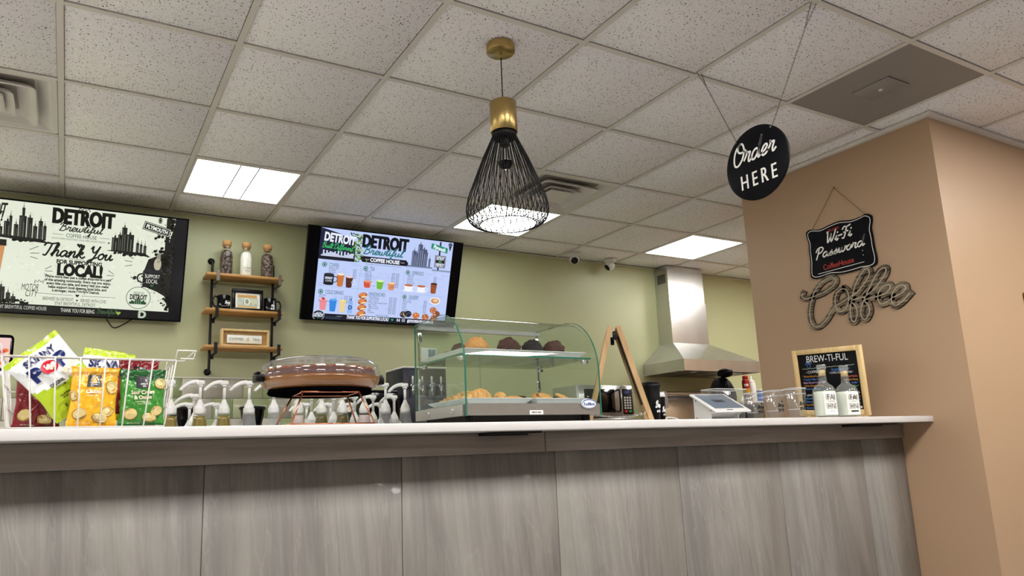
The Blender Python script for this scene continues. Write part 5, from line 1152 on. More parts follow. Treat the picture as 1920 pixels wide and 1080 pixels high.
def croissant(x, y, rz, label, s_=1, up_=0):
    t = thing('croissant', label, 'croissant', (x, y, S0+.0066+up_), rz, 'croissants on the lower platter'); m = MB(); n = 9
    for k in range(n):
        f = (k-(n-1)/2)/((n-1)/2); r = .029*s_*(1-.72*abs(f)**1.5); m.blob((f*.058*s_, .018*f*f*s_, .026*s_*(1-.25*f*f)), .0125*s_, r, r*.92, .05, k, 12, 8, rot=Matrix.Rotation(.5*f+.25, 3, 'Z'))
    m.build('pastry_roll', 'croissant', t)
croissant(1.292, 2.508, .1, 'croissant lying at the back left of the lower platter', .9); croissant(1.305, 2.335, .25, 'large croissant in front on the lower platter', 1.05); croissant(1.300, 2.425, -.1, 'croissant lying behind the large one', 1.0, .003); croissant(1.420, 2.385, 1.25, 'croissant at the right of the pile', .92)
pastry('flat_pastry', 962, 2.33, S0+.004, (.045, .03, .017), 'muffin_gold', 'flat glazed pastry right of the croissants', 12, 'pastry')
def brownie(u, y, rz, label):
    x = at(u, 748, y).x; t = MB().rbox(-.024, .024, -.022, .022, 0, .038, .005, 2).build('brownie', 'brownie', loc=(x, y, S0+.0037), rot=(0, 0, rz)); prop(t, label, 'brownie', 'brownies in the display case')
brownie(972, 2.42, .3, 'dark brownie between the croissants and the cookies'); brownie(1003, 2.50, -.2, 'dark brownie at the back left of the cookie platter'); brownie(1038, 2.46, .5, 'dark brownie at the right end of the cookie platter')
for k, (u, y, l) in enumerate(((1012, 2.40, 'brown cookie lying left on the cookie platter'), (1023, 2.325, 'golden cookie in front on the cookie platter'), (1054, 2.33, 'golden cookie leaning right on the cookie platter'))):
    x = at(u, 752, y).x; m = MB().blob((0, 0, .006), .036, .034, .008, .15, k, 20, 8, flat=-.006); 
    for q in range(9): a = q*2.4; m.blob((.022*math.cos(a)*(q % 3+1)/3, .022*math.sin(a)*(q % 3+1)/3, .011), .005, .005, .004, .1, q, 6, 4, mi=1)
    o = m.build('cookie', ['muffin_gold' if k == 0 else 'cookie', 'brownie' if k == 0 else 'muffin_gold'], loc=(x, y, S0+(.0245 if k else .030)), rot=(.55, 0, .3*k)); prop(o, l, 'cookie', 'cookies in the display case')

# ============================================================ wooden A-board
t = thing('table_easel', 'small wooden A-shaped table chalkboard seen edge-on beside the case', 'sign board', (2.035, 2.44, CT), -.63)
def leg_board(sx):
    a, b = Vector((sx*.128, 0, 0)), Vector((sx*.017, 0, .405)); L = (b-a).length; d = (b-a).normalized(); n = Vector((-d.z, 0, d.x))*.0105
    def bar(s0, s1, y0, y1, m='oak', nm='frame_bar', th=1, off=0):
        q0, q1 = a+d*s0*L, a+d*s1*L; k = n*th; o_ = n*off
        vs = [q0-k+o_, q0+k+o_, q1+k+o_, q1-k+o_]; m_ = MB().add([(q.x, y0, max(q.z, .0005)) for q in vs]+[(q.x, y1, max(q.z, .0005)) for q in vs], [(0, 1, 2, 3), (7, 6, 5, 4), (0, 4, 5, 1), (1, 5, 6, 2), (2, 6, 7, 3), (3, 7, 4, 0)]); return m_.build(nm, m, t)
    bar(0, 1, -.1, -.072); bar(0, 1, .072, .1); bar(.13, .19, -.0715, .0715); bar(.94, 1, -.0715, .0715); bar(.1905, .9395, -.0718, .0718, 'chalkboard', 'chalk_panel', .3)
leg_board(-1); leg_board(1)
for y in (-.085, .085): MB().rbox(-.008, .008, y-.008, y+.008, .350, .385, .002, 1).build('hinge', 'black_metal', t)
ch = MB()
for k in range(30):
    f = k/29; x = -.105+.21*f; z = .040-.016*math.sin(PI*f); ch.tube([(x+.0055*math.cos(a), -.105+(.0035*math.sin(a) if k % 2 else 0), z+(0 if k % 2 else .0035*math.sin(a))) for a in [2*PI*j/8 for j in range(8)]], .0009, 5, closed=True)
ch.build('spacer_chain', 'chrome', t)

# black paper cups
def paper_cup(x, y, r, h, label, sleeve):
    t = thing('paper_cup', label, 'cup', (x, y, CT), -.15, 'black paper cups beside the easel'); rb = r*.74
    MB().lathe([(.001, .004), (rb-.003, .004), (rb, 0), (r*.955, h-.022), (r*.985, h-.019)], 32).build('cup_body', 'black_plastic', t)
    MB().lathe([(r, h-.0225), (r*1.03, h-.02), (r*1.03, h-.012), (r*.97, h-.010), (r*.93, h-.002), (r*.88, h), (r*.8, h-.004), (.001, h-.005)], 32).build('lid', 'white_plastic' if sleeve else 'black_plastic', t)
    p = Print(lambda u, v, l: Vector(((rb+(r-rb)*v/h+.0008+.0002*l)*math.sin(u/r), -(rb+(r-rb)*v/h+.0008+.0002*l)*math.cos(u/r), v))); p.script('Brew', r*.35, h*.42, h*.075, '#f0f0f0', w=r*.95, wid=h*.02); p.text('ti-ful', r*.35, h*.30, h*.06, '#f0f0f0', w=r*.7, bold=1, shear=.3); p.build('lettering', 'print_matte', t)
q = at(1221, 750, 2.50); paper_cup(q.x, 2.50, .044, .185, 'large black paper cup with black lid right of the easel', 0)
q = at(1243.5, 750, 2.54); paper_cup(q.x+.006, 2.575, .030, .148, 'smaller black paper cup with white lid behind the large one', 1)

# ============================================================ till screen on its white stand
t = thing('till_terminal', 'white tablet till tilted on a white wedge stand', 'till', (2.58, 2.38, CT))
TLp, BLp = Vector((2.466, 2.452, CZ+.2185)), Vector((2.466, 2.300, CZ+.131)); ex = Vector((1, .0, .012)).normalized(); ey = (TLp-BLp).normalized(); W_, H_ = .228, (TLp-BLp).length; nn = ex.cross(ey).normalized()
def tp(u, v, l): return BLp+ex*u+ey*v+nn*l
def slab3(u0, u1, v0, v1, l0, l1, r=.006):
    m = MB(); m.rbox(u0, u1, v0, v1, l0, l1, r, 3); m.v = [tuple(tp(*q)) for q in m.v]; return m
slab3(0, W_, 0, H_, -.010, 0, .0045).build('tablet_body', 'white_plastic', t, world=True)
slab3(.020, W_-.020, .026, H_-.010, .0002, .0008, .0003).build('tablet_screen', 'screen_grey', t, world=True)
slab3(.078, .118, .008, .0135, .0002, .0008, .0003).build('card_slot', 'black_gloss', t, world=True)
p = Print(lambda u, v, l: tp(u, v, .001+.0002*l)-t.location)
p.rect(.075, .085, .15, .112, '#4a535e', 1); p.rect(.095, .092, .13, .101, '#2e343c', 2); p.rect(.028, .125, W_-.028, .128, '#7d8894', 1); p.text('Square', .04, .014, .005, '#b9b9b6', l=1); p.build('screen_print', 'print_gloss', t)
sp = [(2.445, CT), (2.445, CZ+.206), (2.315, CZ+.1315), (2.345, CT+.03), (2.352, CT)]
def wedge(x0, x1, nm): MB().prism([(y, z) for y, z in sp], x0, x1, lambda p_, a: Vector((a, p_[0], p_[1]))).build(nm, 'white_plastic', t, world=True)
wedge(2.482, 2.487, 'stand_cheek'); wedge(2.655, 2.660, 'stand_cheek')
m = MB(); cur = [(2.445, CT), (2.445, CZ+.204)]; m.box(2.4873, 2.6547, 2.437, 2.442, CT, CZ+.202)
P_ = smooth_path([(0, 2.32, CZ+.133), (0, 2.352, CZ+.128), (0, 2.385, CT+.02), (0, 2.432, CT+.004)], 5); n_ = len(P_)
m.add([(2.4873, q.y, q.z) for q in P_]+[(2.6547, q.y, q.z) for q in P_], [(i, i+1, i+1+n_, i+n_) for i in range(n_-1)], smooth=True); m.build('stand_scoop', 'white_plastic', t, world=True)
for y, z in ((2.43, CZ+.185), (2.43, CT+.02), (2.345, CZ+.138)): MB().tube([(2.4817, y, z), (2.4805, y, z)], .003, 10).build('stand_screw', 'black_plastic', t, world=True)
cb = MB().tube(smooth_path([(2.43, 2.47, CT+.004), (2.40, 2.48, CT+.022), (2.34, 2.47, CT+.026), (2.29, 2.43, CT+.012), (2.27, 2.40, CT+.0035)], 6), .0032, 8).build('cable', 'white_plastic'); prop(cb, 'white cable arching on the bar left of the till', 'cable')

# clear bin of lids behind the till
t = thing('clear_bin', 'clear acrylic bin standing behind the white till', 'bin', (2.812, 2.56, CT)); a, b = .120, .05
m = MB(); R = []
for s_, h in ((.82, .0), (1, .160), (1.015, .162)):
    P_ = []
    for sx, sy, a0 in ((1, 1, 0), (-1, 1, 90), (-1, -1, 180), (1, -1, 270)):
        for k in range(5): an = math.radians(a0+22.5*k); P_.append(((sx*(a*s_-.03)+.03*math.cos(an)), sy*(b*s_-.03)+.03*math.sin(an), h))
    R.append(P_)
n_ = 20; m.add([q for r in R for q in r], [(i*n_+k, i*n_+(k+1) % n_, (i+1)*n_+(k+1) % n_, (i+1)*n_+k) for i in range(2) for k in range(n_)]+[tuple(reversed(range(n_)))], smooth=True); m.build('bin_wall', 'clear_plastic', t)
MB().tube(R[2], .0022, 6, closed=True).build('rim', 'white_plastic', t)

# clear plastic cups
def clear_cup(u, y, label, h=.137, r=.047, side=-.32, wide=1):
    x = at(u, 760, y).x; t = thing('plastic_cup', label, 'cup', (x, y, CT), side, 'clear plastic cups on the bar'); rb = r*.70
    MB().lathe([(.001, .006), (rb*.9, .004), (rb, .0), (rb+.0005, .006), (rb+(r-rb)*.30, h*.30), (rb+(r-rb)*.305, h*.31), (r*.93, h*.80), (r*.955, h*.81), (r*.99, h-.003)], 32).build('cup_wall', 'clear_plastic', t)
    MB().tube([(r*math.cos(2*PI*k/32), r*math.sin(2*PI*k/32), h-.002) for k in range(32)], .0016, 6, closed=True).build('rim', 'cup_rim', t)
    for q, rr2 in ((.31, rb+(r-rb)*.31), (.81, r*.957)): MB().tube([(rr2*math.cos(2*PI*k/32), rr2*math.sin(2*PI*k/32), h*q) for k in range(32)], .0009, 6, closed=True).build('moulded_ring', 'cup_rim', t)
    MB().tube([(rb*math.cos(2*PI*k/32), rb*math.sin(2*PI*k/32), .002) for k in range(32)], .0014, 6, closed=True).build('base_ring', 'cup_rim', t)
    p = Print(lambda u, v, l: Vector(((rb+(r-rb)*v/h+.0008+.0002*l)*math.sin(u/r), -(rb+(r-rb)*v/h+.0008+.0002*l)*math.cos(u/r), v)))
    p.text('Brew', .012, h*.48, h*.11, '#131316', w=r*1.02, bold=1, shear=.22); p.text('ti-ful', .012, h*.335, h*.11, '#131316', w=r*.98, bold=1, shear=.22); p.ell(.013, h*.60, h*.035, h*.03, '#131316', 2, 12); p.line([(.013, h*.63), (.011, h*.66), (.014, h*.68)], h*.012, '#131316'); p.build('lettering', 'print_matte', t)
clear_cup(1415, 2.43, 'clear plastic cup nearest the till, partly behind it'); clear_cup(1453, 2.30, 'clear plastic cup in the middle of the row of three'); clear_cup(1493, 2.185, 'clear plastic cup next to the lemonade bottles')

# lemonade bottles
def bottle(u, label, tag_):
    y = 2.125; x = at(u, 750, y).x; t = thing('glass_bottle', label, 'bottle', (x, y, CT), -.42, 'two lemonade bottles on the bar'); r = .0505
    MB().lathe([(.001, .004), (r-.006, 0), (r, .006), (r, .108), (r-.003, .125), (r-.013, .142), (.0215, .154), (.0170, .162), (.0160, .205), (.0185, .206), (.0185, .214), (.0160, .216)], 36).build('bottle_body', 'lemonade_glass', t)
    MB().lathe([(.001, .008), (r-.007, .008), (r-.0035, .012), (r-.0035, .106), (r-.005, .118), (.001, .1185)], 32).build('lemonade', 'lemonade', t)
    MB().lathe([(.001, .190), (.0140, .190), (.0145, .2165), (.001, .2168)], 20).build('cork', 'pine', t); MB().lathe([(.001, .217), (.0195, .217), (.0200, .238), (.018, .240), (.001, .240)], 24).build('stopper', 'pump_glass', t)
    lb = MB(); n = 14; A = [-.62+1.24*k/n for k in range(n+1)]; R2 = r+.0006
    lb.add([(R2*math.sin(a), -R2*math.cos(a), .012) for a in A]+[(R2*math.sin(a), -R2*math.cos(a), .112) for a in A], [(i, i+1, i+2+n, i+1+n) for i in range(n)], smooth=True); lb.build('paper_label', 'paper_white', t)
    p = Print(cylmap(R2)); 
    for z, s_ in ((.090, 'FAI'), (.050, 'HNI')):
        p.text(s_, .0, z, .024, '#3c382f', w=.040)
        for x_ in (-.022, -.012, .012, .022): p.line([(x_, z-.013), (x_, z+.013)], .0012, '#3c382f')
    p.text('HANDCRAFTED', 0, .071, .004, '#3c382f', w=.032); p.text('LEMONADE', 0, .027, .0035, '#3c382f', w=.022)
    if tag_: p.ell(.004, .088, .009, .0065, '#2a2723', 4, 20); p.text('0', .004, .088, .007, '#efeee8', l=5); p.rect(-.018, .0235, .018, .0305, '#3a372f', 4, 6)
    p.build('lettering', 'print_matte', t)
bottle(1547, 'lemonade bottle with plain white label, left of the pair', 0); bottle(1589, 'lemonade bottle with a dark round mark on its label, right of the pair', 1)

# framed chalkboard menu
t = thing('chalkboard_menu', 'pine-framed chalkboard headed BREW-TI-FUL standing behind the bottles', 'chalkboard', (3.40, 2.386, CT+.0215), (0, 0, 0))
uB = Vector((0.027, -1, -.05)).normalized(); vB = Vector((-.096, -.05, 1)); vB = (vB-uB*vB.dot(uB)).normalized(); nB = uB.cross(vB)
def cbp(u, v, l): return uB*u+vB*(v)+nB*l
def cb_slab(u0, u1, v0, v1, l0, l1): m = MB(); m.rbox(u0, u1, v0, v1, l0, l1, .002, 1); m.v = [tuple(cbp(*q)) for q in m.v]; return m
a, h, e = .1935, .347, .026
for q in ((-a, -a+e, 0, h), (a-e, a, 0, h), (-a+e, a-e, h-e, h), (-a+e, a-e, 0, e*1.15)): cb_slab(*q, -.010, .010).build('frame_bar', 'pine', t)
cb_slab(-a+e-.003, a-e+.003, e, h-e+.003, -.004, .001).build('slate', 'chalkboard', t)
MB().box(-.012, .05, -.15, -.13, -.0212, .000).box(-.012, .05, .13, .15, -.0212, .008).build('foot_block', 'pine', t)
p = Print(lambda u, v, l: cbp(u, v, .0016+.0002*l))
W1, BL_, OR_, RD, PK, GN = '#e4e6ea', '#4f8fe0', '#e29a4a', '#d86a50', '#d0a8e0', '#62c48a'
p.text('BREW-TI-FUL', .0, .295, .034, W1, w=.235); p.line([(-.145+.29*k/40, .245+.001*math.sin(k*1.3)+.0006*k*.3) for k in range(41)], .0018, '#b8c4b8')
p.line([(-.122, .272), (-.115, .288), (-.105, .286), (-.1, .272), (-.095, .27), (-.12, .266), (-.112, .25), (-.1, .25), (-.095, .27)], .0018, BL_); p.line([(-.125, .272), (-.09, .272)], .0018, BL_)
p.text('- COFFEE -', -.085, .228, .013, W1, w=.09); p.text('FLAVORINGS *', .07, .232, .013, BL_, w=.1); p.text('* COFFEE COMBOS ROASTED *', .07, .217, .009, W1, w=.13)
Lf = [('* Honey Almond Latte', OR_), ('* Caramel Toffee Cup', BL_), ('Salted Caramel Cold Dough', PK), ('* White Chocolate Mocha', OR_), ('* Brown Sugar Shaker', BL_), ('', W1), ('* LEMONADE', W1), ('Strawberry', BL_), ('Cherry', BL_), ('Peach Passion', OR_), ('Blackberry', BL_)]
for k, (s_, c) in enumerate(Lf): p.text(s_, -.15, .206-.0165*k, .0095, c, 'l', xs=.78 if len(s_) > 12 else 1)
Rt = [('* Chai Matcha', RD), ('Lavender Honey', OR_), ('Vanilla *', BL_), ('Mint *', GN), ('', W1), ('* REFRESHERS', W1), ('Strawberry', OR_), ('Mango Dragonfruit', BL_), ('Pineapple', BL_), ('Pink Coconut', OR_), ('', W1)]
for k, (s_, c) in enumerate(Rt): p.text(s_, .155, .196-.0165*k, .0095, c, 'r', xs=.78)
p.rect(.105, .036, .158, .046, '#e0e0e0', 2); p.build('chalk_writing', 'print_matte', t)

# ============================================================ signs on the tan wall
FX = TX-.0005
t = thing('wifi_sign', 'black scalloped Wi-Fi password sign hung by cord on the tan wall', 'sign', (TX-.012, 2.4, CZ+1.03))
op = [(0.211, 0.147), (0.184, 0.157), (0.127, 0.142), (0.066, 0.150), (-0.002, 0.155), (-0.074, 0.140), (-0.129, 0.143), (-0.161, 0.149), (-0.189, 0.131), (-0.189, 0.101), (-0.179, 0.062), (-0.182, 0.009), (-0.182, -0.041), (-0.187, -0.109), (-0.175, -0.140), (-0.14, -0.146), (-0.097, -0.142), (-0.034, -0.145), (0.03, -0.143), (0.095, -0.132), (0.144, -0.136), (0.184, -0.137), (0.214, -0.122), (0.214, -0.082), (0.207, -0.029), (0.208, 0.036), (0.204, 0.08), (0.212, 0.119)]
op = [(q.x, q.y) for q in smooth_path([(-y, z, 0) for y, z in op], 3, True)]
MB().prism(op, 0, .009, lambda p_, a: Vector((a, -p_[0], p_[1]))).build('board', 'sign_black', t)
p = Print(plane((-.0002, 0, 0), (0, -1, 0), (0, 0, 1)))
ctr = Vector((-.013, .003)); p.line([(ctr.x+(q[0]-ctr.x)*.945, ctr.y+(q[1]-ctr.y)*.93) for q in op+op[:1]], .0035, '#ecebe8', 1)
p.text('BreWiFi', -.035, .118, .015, '#c8443c', w=.065, rot=.02); p.script('Wi-Fi', -.015, .066, .030, '#f2f1ee', w=.155, wid=.0078, rot=.02); p.script('Password', -.02, -.008, .028, '#f2f1ee', w=.295, wid=.0075, rot=.02)
p.text('CoffeeHouse', -.035, -.082, .030, '#cc4038', w=.19, rot=.01); p.line([(-.165, -.112), (.115, -.108)], .003, '#f2f1ee'); p.ell(.115, -.045, .0025, .0025, '#f2f1ee'); p.ell(.115, -.07, .0025, .0025, '#f2f1ee')
p.build('lettering', 'print_matte', t)
MB().tube([(.006, -.159, .142), (.006, .008, .354)], .0016, 6).tube([(.006, .008, .354), (.006, .18, .147)], .0016, 6).build('hanging_cord', 'rope', t)
MB().tube([(.0118, .008, .356), (-.002, .008, .356)], .004, 10).build('nail', 'brass', t)
t = thing('coffee_word_sign', 'weathered wood script word Coffee on the tan wall', 'sign', (TX-.016, 2.3, CZ+.65))
LT = [[(0.379, 0.18), (0.387, 0.159), (0.359, 0.144), (0.318, 0.145), (0.247, 0.157), (0.181, 0.183), (0.163, 0.21), (0.188, 0.233), (0.243, 0.219), (0.298, 0.177), (0.331, 0.121), (0.351, 0.053), (0.344, -0.007), (0.312, -0.03), (0.26, -0.008), (0.21, 0.044), (0.183, 0.066), (0.143, 0.08), (0.105, 0.093), (0.056, 0.118)],
 [(0.124, 0.153), (0.163, 0.14), (0.184, 0.092), (0.176, 0.047), (0.15, 0.029), (0.115, 0.053), (0.099, 0.101), (0.107, 0.141), (0.124, 0.153)],
 [(0.101, 0.084), (0.047, 0.116), (-0.014, 0.17), (-0.037, 0.207), (-0.023, 0.232), (0.011, 0.21), (0.055, 0.152), (0.084, 0.081), (0.101, 0.024), (0.099, -0.027), (0.082, -0.038), (0.063, 0.001), (0.066, 0.043), (0.089, 0.077), (0.043, 0.081), (0.016, 0.084)],
 [(0.017, 0.08), (-0.049, 0.113), (-0.108, 0.166), (-0.129, 0.202), (-0.114, 0.214), (-0.082, 0.197), (-0.036, 0.14), (0.009, 0.074), (0.038, 0.021), (0.04, -0.02), (0.02, -0.036), (-0.006, -0.004), (-0.007, 0.034), (0.01, 0.066), (-0.051, 0.071)],
 [(-0.051, 0.071), (-0.103, 0.077), (-0.135, 0.098), (-0.134, 0.119), (-0.109, 0.12), (-0.077, 0.098), (-0.063, 0.06), (-0.075, 0.029), (-0.105, 0.031), (-0.136, 0.046)],
 [(-0.136, 0.049), (-0.178, 0.057), (-0.213, 0.078), (-0.212, 0.098), (-0.185, 0.104), (-0.148, 0.075), (-0.134, 0.034), (-0.15, 0.006), (-0.188, 0.019), (-0.233, 0.054)]]
def band(mb, pts, w_, d0, d1):
    n = len(pts); vs = []
    for i in range(n):
        d = (pts[min(i+1, n-1)]-pts[max(i-1, 0)]).normalized(); m = Vector((0, -d.z, d.y))*w_/2
        e_ = d*(-w_*.4 if i == 0 else w_*.4 if i == n-1 else 0)
        for s_, x in ((1, d0), (1, d1), (-1, d1), (-1, d0)): q = pts[i]+m*s_+e_; vs.append((x, q.y, q.z))
    mb.add(vs, [(i*4+k, i*4+(k+1) % 4, (i+1)*4+(k+1) % 4, (i+1)*4+k) for i in range(n-1) for k in range(4)]+[(3, 2, 1, 0), (n*4-4, n*4-3, n*4-2, n*4-1)])
for k, L_ in enumerate(LT):
    P_ = smooth_path([(0, y, z) for y, z in L_], 5); m = MB(); o_ = .0004*k; band(m, P_, .033, .0155, .004-o_); let = m.build('letter', 'grey_wood', t)
    m = MB(); band(m, P_, .0365, .0157, .008-o_); m.build('dark_backing', 'dark_edge', let)
    m = MB(); band(m, P_, .0045, .0039-o_, .0012-o_); m.build('raised_bead', 'bead_wood', let)
t = thing('wood_plaque', 'small dark brown plaque cut by the right picture edge', 'plaque', (4.43, 1.855, CZ+.62))
MB().rbox(-.108, .11, -.014, -.0004, -.13, .095, .01, 3).build('plaque_board', 'kraft', t)

# ============================================================ hanging order sign
t = thing('order_sign', 'round black Order Here sign hanging on two chains', 'hanging sign', (2.300, 1.812, CZ+1.075))
MB().lathe([(.001, -.006), (.1475, -.006), (.1495, -.004), (.1495, .004), (.1475, .006), (.001, .006)], 64).build('sign_disc', 'sign_black', t, rot=(0, PI/2, 0))
p = Print(plane((-.0062, 0, 0), (0, -1, 0), (0, 0, 1))); p.script('Order', -.012, .036, .040, '#f2f2f0', w=.205, wid=.0082, slant=.28); [p.text('HERE', .004+dx, -.062, .058, '#f2f2f0', w=.176, bold=0, track=.25, l=3+k) for k, dx in enumerate((-.0014, 0, .0014))]
p.build('lettering', 'print_matte', t); p = Print(plane((-.0063, 0, 0), (0, -1, 0), (0, 0, 1)))
def chain_links(a, b, n, sag=0):
    m = MB(); a, b = Vector(a), Vector(b)
    d = (b-a).normalized(); s1 = d.orthogonal().normalized(); s2 = d.cross(s1); L = (b-a).length/n
    for k in range(n):
        c = a+(b-a)*(k+.5)/n; s_ = s1 if k % 2 else s2
        m.tube([c+d*math.cos(q)*L*.64+s_*math.sin(q)*L*.33 for q in [2*PI*j/8 for j in range(8)]], .00085, 4, closed=True)
    return m
off = Vector(t.location)
eyeL, eyeR = Vector((2.300, 1.899, CZ+1.190)), Vector((2.300, 1.728, CZ+1.190)); 
ML, MR = Vector((2.318, 2.075, CEIL-.001)), Vector((2.318, 1.50, CEIL-.001))
for e_, m_ in ((eyeL, ML), (eyeR, MR)):
    d = (m_-e_); j_ = e_+d*.80; chain_links(e_, j_, 52).build('chain', 'steel_dark', t, world=True)
    for s_ in (-.014, .014): chain_links(j_, m_+Vector((s_, 0, 0)), 13).build('chain_end', 'steel_dark', t, world=True)
    MB().tube([e_+Vector((-.0075, .003*math.cos(q), .003*math.sin(q))) for q in [2*PI*j/10 for j in range(10)]], .001, 6, closed=True).build('eyelet', 'chrome', t, world=True)

# ============================================================ wire pendant
LX, LY = 1.414, 2.267
t = thing('pendant_lamp', 'black wire teardrop pendant with brass cap hanging over the bar', 'pendant lamp', (LX, LY, CEIL))
zc = lambda z: z-1.594
MB().lathe([(.001, -.0005), (.056, -.0005), (.0575, -.003), (.0575, -.031), (.055, -.034), (.001, -.0345)], 40).build('canopy_disc', 'brass', t)
MB().lathe([(.0055, -.034), (.0055, -.052), (.004, -.055)], 14, cap1=True).build('cord_grip', 'brass', t)
MB().cyl(0, 0, zc(1.345), -.054, .0022, 10).build('cord', 'black_plastic', t)
MB().lathe([(.004, zc(1.345)), (.050, zc(1.345)), (.053, zc(1.342)), (.053, zc(1.218)), (.051, zc(1.216)), (.048, zc(1.222))], 48).build('brass_cap', 'brass', t)
MB().lathe([(.001, zc(1.225)), (.0475, zc(1.225)), (.0475, zc(1.2)), (.044, zc(1.192)), (.040, zc(1.192)), (.04, zc(1.2))], 40).build('cage_collar', 'black_metal', t)
MB().lathe([(.018, zc(1.222)), (.018, zc(1.165)), (.016, zc(1.16))], 20, cap1=True).build('lamp_socket', 'black_plastic', t)
MB().lathe([(.012, zc(1.163)), (.014, zc(1.15)), (.026, zc(1.125)), (.030, zc(1.105)), (.029, zc(1.095))], 24).build('bulb', 'bulb_glass', t)
MB().lathe([(.0295, zc(1.095)), (.027, zc(1.082)), (.018, zc(1.071)), (.001, zc(1.067))], 24).build('bulb_mirror_bottom', 'black_gloss', t)
cage = [(.047, 1.205), (.0525, 1.188), (.090, 1.105), (.133, .995), (.151, .945), (.158, .908), (.157, .882), (.148, .861), (.130, .847), (.108, .842)]
CP = smooth_path([(r, 0, z) for r, z in cage], 3); NW = 40
for sgn in (1, -1):
    pts = []
    for i, q in enumerate(CP):
        f = max(0, (1.06-q.z)/.22); a = sgn*(.03*min(1, i/8)+.26*f*f); pts.append((q.x*math.cos(a), q.x*math.sin(a), zc(q.z)))
    wv = MB().tube(pts, .0015, 5, caps=False).build('wire', 'black_metal', t)
    for k in range(1, NW):
        c = wv.copy(); C.objects.link(c); c.rotation_euler = (0, 0, 2*PI*k/NW)
for r_, z in ((.108, .842), (.0475, 1.2)):
    MB().tube([(r_*math.cos(2*PI*k/48), r_*math.sin(2*PI*k/48), zc(z)) for k in range(48)], .0018, 6, closed=True).build('cage_ring', 'black_metal', t)

# ============================================================ the cook at the range, seen from behind
def skin(name, P, E, m, parent, sub=2, root=0):
    me = bpy.data.meshes.new(name); me.from_pydata([q[:3] for q in P], E, []); o = bpy.data.objects.new(name, me); C.objects.link(o)
    sk = o.modifiers.new('skin', 'SKIN'); sk.use_smooth_shade = True
    for i, q in enumerate(P):
        v_ = me.skin_vertices[0].data[i]; v_.radius = (q[3], q[4] if len(q) > 4 else q[3]); v_.use_root = (i == root)
    ss = o.modifiers.new('sub', 'SUBSURF'); ss.levels = sub; ss.render_levels = sub
    dg = bpy.context.evaluated_depsgraph_get(); ev = o.evaluated_get(dg); m2 = bpy.data.meshes.new_from_object(ev)
    bpy.data.objects.remove(o); m2.materials.clear(); m2.materials.append(M[m])
    o = bpy.data.objects.new(name, m2); C.objects.link(o); o.parent = parent; m2.polygons.foreach_set('use_smooth', [True]*len(m2.polygons)); return o
t = thing('person', 'person with black hair in a high bun, back turned, working at the range', 'person', (4.435, 4.02, 0), -.25)
H = 1.365   # chin height
B = [(0, 0, .93, .125, .10), (0, .0, 1.04, .115, .09), (0, .01, 1.16, .13, .095), (0, .01, 1.27, .125, .085), (0, .005, 1.325, .05, .05), (0, .02, 1.365, .043, .046),
     (.075, .0, .86, .085), (.085, .02, .50, .055), (.09, -.01, .10, .036), (.09, -.02, .04, .034, .03), (.09, .10, .025, .036, .022),
     (-.075, .0, .86, .085), (-.085, .02, .50, .055), (-.09, -.01, .10, .036), (-.09, -.02, .04, .034, .03), (-.09, .10, .025, .036, .022),
     (.165, .0, 1.285, .05), (.205, .04, 1.05, .037), (.15, .24, 1.0, .026), (.145, .30, 1.0, .024),
     (-.165, .0, 1.285, .05), (-.205, .04, 1.05, .037), (-.15, .24, 1.0, .026), (-.145, .30, 1.0, .024)]
Eg = [(0, 1), (1, 2), (2, 3), (3, 4), (4, 5), (0, 6), (6, 7), (7, 8), (8, 9), (9, 10), (0, 11), (11, 12), (12, 13), (13, 14), (14, 15), (3, 16), (16, 17), (17, 18), (18, 19), (3, 20), (20, 21), (21, 22), (22, 23)]
skin('body', B, Eg, 'skin_brown', t)
for s in (1, -1):
    hb_ = (.145*s, .33, 1.0)
    for k, (dx, L_) in enumerate(((-.026, .062), (-.009, .072), (.009, .068), (.026, .052))):
        skin('finger', [(hb_[0]+dx*.7, hb_[1]-.01, hb_[2], .011), (hb_[0]+dx, hb_[1]+.03, hb_[2]+.004, .0095), (hb_[0]+dx, hb_[1]+.03+L_*.45, hb_[2]-.002, .009), (hb_[0]+dx, hb_[1]+.03+L_*.75, hb_[2]-.02, .008)], [(0, 1), (1, 2), (2, 3)], 'skin_brown', t, 1)
    skin('thumb', [(hb_[0]-s*.018, hb_[1]-.02, hb_[2], .012), (hb_[0]-s*.042, hb_[1]+.01, hb_[2]-.004, .010), (hb_[0]-s*.046, hb_[1]+.04, hb_[2]-.014, .009)], [(0, 1), (1, 2)], 'skin_brown', t, 1)
    MB().blob((hb_[0], hb_[1], hb_[2]), .036, .042, .015, .02, 1, 16, 10).build('palm', 'skin_brown', t)
# head bent slightly forward over the pan
hc = Vector((0, .045, 1.430)); Rh = Matrix.Rotation(-.22, 3, 'X')
m = MB(); vs = []; n, mm = 28, 20
for i in range(mm+1):
    th = PI*i/mm
    for k in range(n):
        a = 2*PI*k/n; d = Vector((math.sin(th)*math.sin(a), math.sin(th)*math.cos(a), -math.cos(th))); q = Vector((d.x*.073, d.y*.090, d.z*.112))
        if d.y > .35: q.y -= .010*(d.y-.35)
        if d.z < -.1: q.x *= 1-.28*(-d.z-.1); q.y += .012*(-d.z)
        fx = math.exp(-((d.x/.14)**2+((d.z+.12)/.2)**2)); q.y += .020*fx if d.y > 0 else 0     # nose
        for ex_ in (-.36, .36): q.y -= .008*math.exp(-(((d.x-ex_)/.17)**2+((d.z-.02)/.12)**2)) if d.y > 0 else 0
        vs.append(hc+Rh @ q)
m.add(vs, [(i*n+k, i*n+(k+1) % n, (i+1)*n+(k+1) % n, (i+1)*n+k) for i in range(mm) for k in range(n)], smooth=True); hd = m.build('head', 'skin_brown', t)
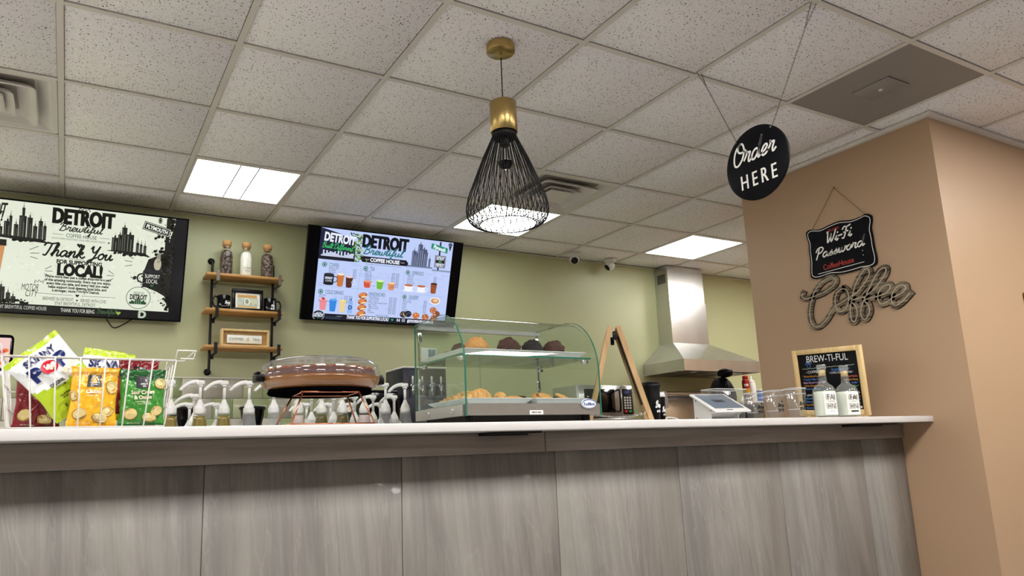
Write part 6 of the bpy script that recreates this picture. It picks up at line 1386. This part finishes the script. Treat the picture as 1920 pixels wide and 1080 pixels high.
for s in (-1, 1):
    MB().blob(hc+Rh @ Vector((s*.028, .076, .002)), .012, .008, .007, 0, 1, 12, 8).build('eye', 'eye_white', hd); MB().blob(hc+Rh @ Vector((s*.028, .083, .002)), .005, .003, .005, 0, 1, 10, 6).build('iris', 'hair_black', hd)
    MB().blob(hc+Rh @ Vector((s*.075, -.006, -.006)), .008, .018, .030, .08, 2, 12, 8).build('ear', 'skin_brown', hd)
MB().tube(smooth_path([hc+Rh @ Vector(q) for q in ((-.024, .080, -.052), (-.01, .088, -.049), (0, .0885, -.051), (.01, .088, -.049), (.024, .080, -.052))], 4), .0045, 8).build('mouth', 'kraft', hd)
hr = MB()
vs = []; 
for i in range(13):
    th = PI*.5*i/12*1.28
    for k in range(n):
        a = 2*PI*k/n; front = max(0, math.cos(a)); t2 = th*(1-.42*front); d = Vector((math.sin(t2)*math.sin(a), math.sin(t2)*math.cos(a), math.cos(t2))); r = 1.07+.025*math.sin(a*14+i*.3)
        vs.append(hc+Rh @ Vector((d.x*.078*r, d.y*.094*r, d.z*.112*r)))
hr.add(vs, [(i*n+k, i*n+(k+1) % n, (i+1)*n+(k+1) % n, (i+1)*n+k) for i in range(12) for k in range(n)], smooth=True)
hair = hr.build('hair', 'hair_black', hd)
bc = Vector((.0, -.015, 1.572)); bn = MB()
for j in range(3):
    for s in range(2):
        ph = j*PI/3+s*.5; P_ = []
        for k in range(26):
            a = 2*PI*k/25; q = Vector((.046*math.cos(a), .046*math.sin(a)*math.cos(ph), .032*math.sin(a)*math.sin(ph)+.012*math.cos(a+ph)))
            P_.append(bc+q)
        bn.tube(P_, .015, 8, closed=False)
bn.blob(bc, .046, .046, .036, .08, 4, 16, 12).build('hair_bun', 'hair_black', hd)
for k in range(16):
    a = PI*.55+PI*.9*k/15; P_ = smooth_path([hc+Rh @ Vector((.072*math.sin(a), .085*math.cos(a), .05)), hc+Rh @ Vector((.084*math.sin(a), .1*math.cos(a), .0)), hc+Rh @ Vector((.088*math.sin(a), .103*math.cos(a), -.05)), hc+Rh @ Vector((.08*math.sin(a), .1*math.cos(a), -.085))], 4)
    MB().tube(P_, .006, 6).build('braid', 'hair_black', hd)
sh_ = [(0, .0, .90, .150, .125), (0, .0, 1.04, .14, .115), (0, .01, 1.16, .15, .118), (0, .01, 1.28, .142, .105), (0, .008, 1.335, .075, .068), (.165, .0, 1.285, .067), (.195, .03, 1.12, .056), (-.165, .0, 1.285, .067), (-.195, .03, 1.12, .056)]
skin('shirt', sh_, [(0, 1), (1, 2), (2, 3), (3, 4), (3, 5), (5, 6), (3, 7), (7, 8)], 'shirt_dark', t)
skin('trousers', [(0, 0, .92, .14, .115), (.077, .0, .84, .098), (.087, .02, .50, .070), (.09, -.01, .09, .055), (-.077, .0, .84, .098), (-.087, .02, .50, .070), (-.09, -.01, .09, .055)], [(0, 1), (1, 2), (2, 3), (0, 4), (4, 5), (5, 6)], 'trousers', t)
for s in (-1, 1): MB().rbox(.09*s-.048, .09*s+.048, -.07, .175, 0, .075, .025, 3).build('shoe', 'shoe', t)

bpy.context.view_layer.update()
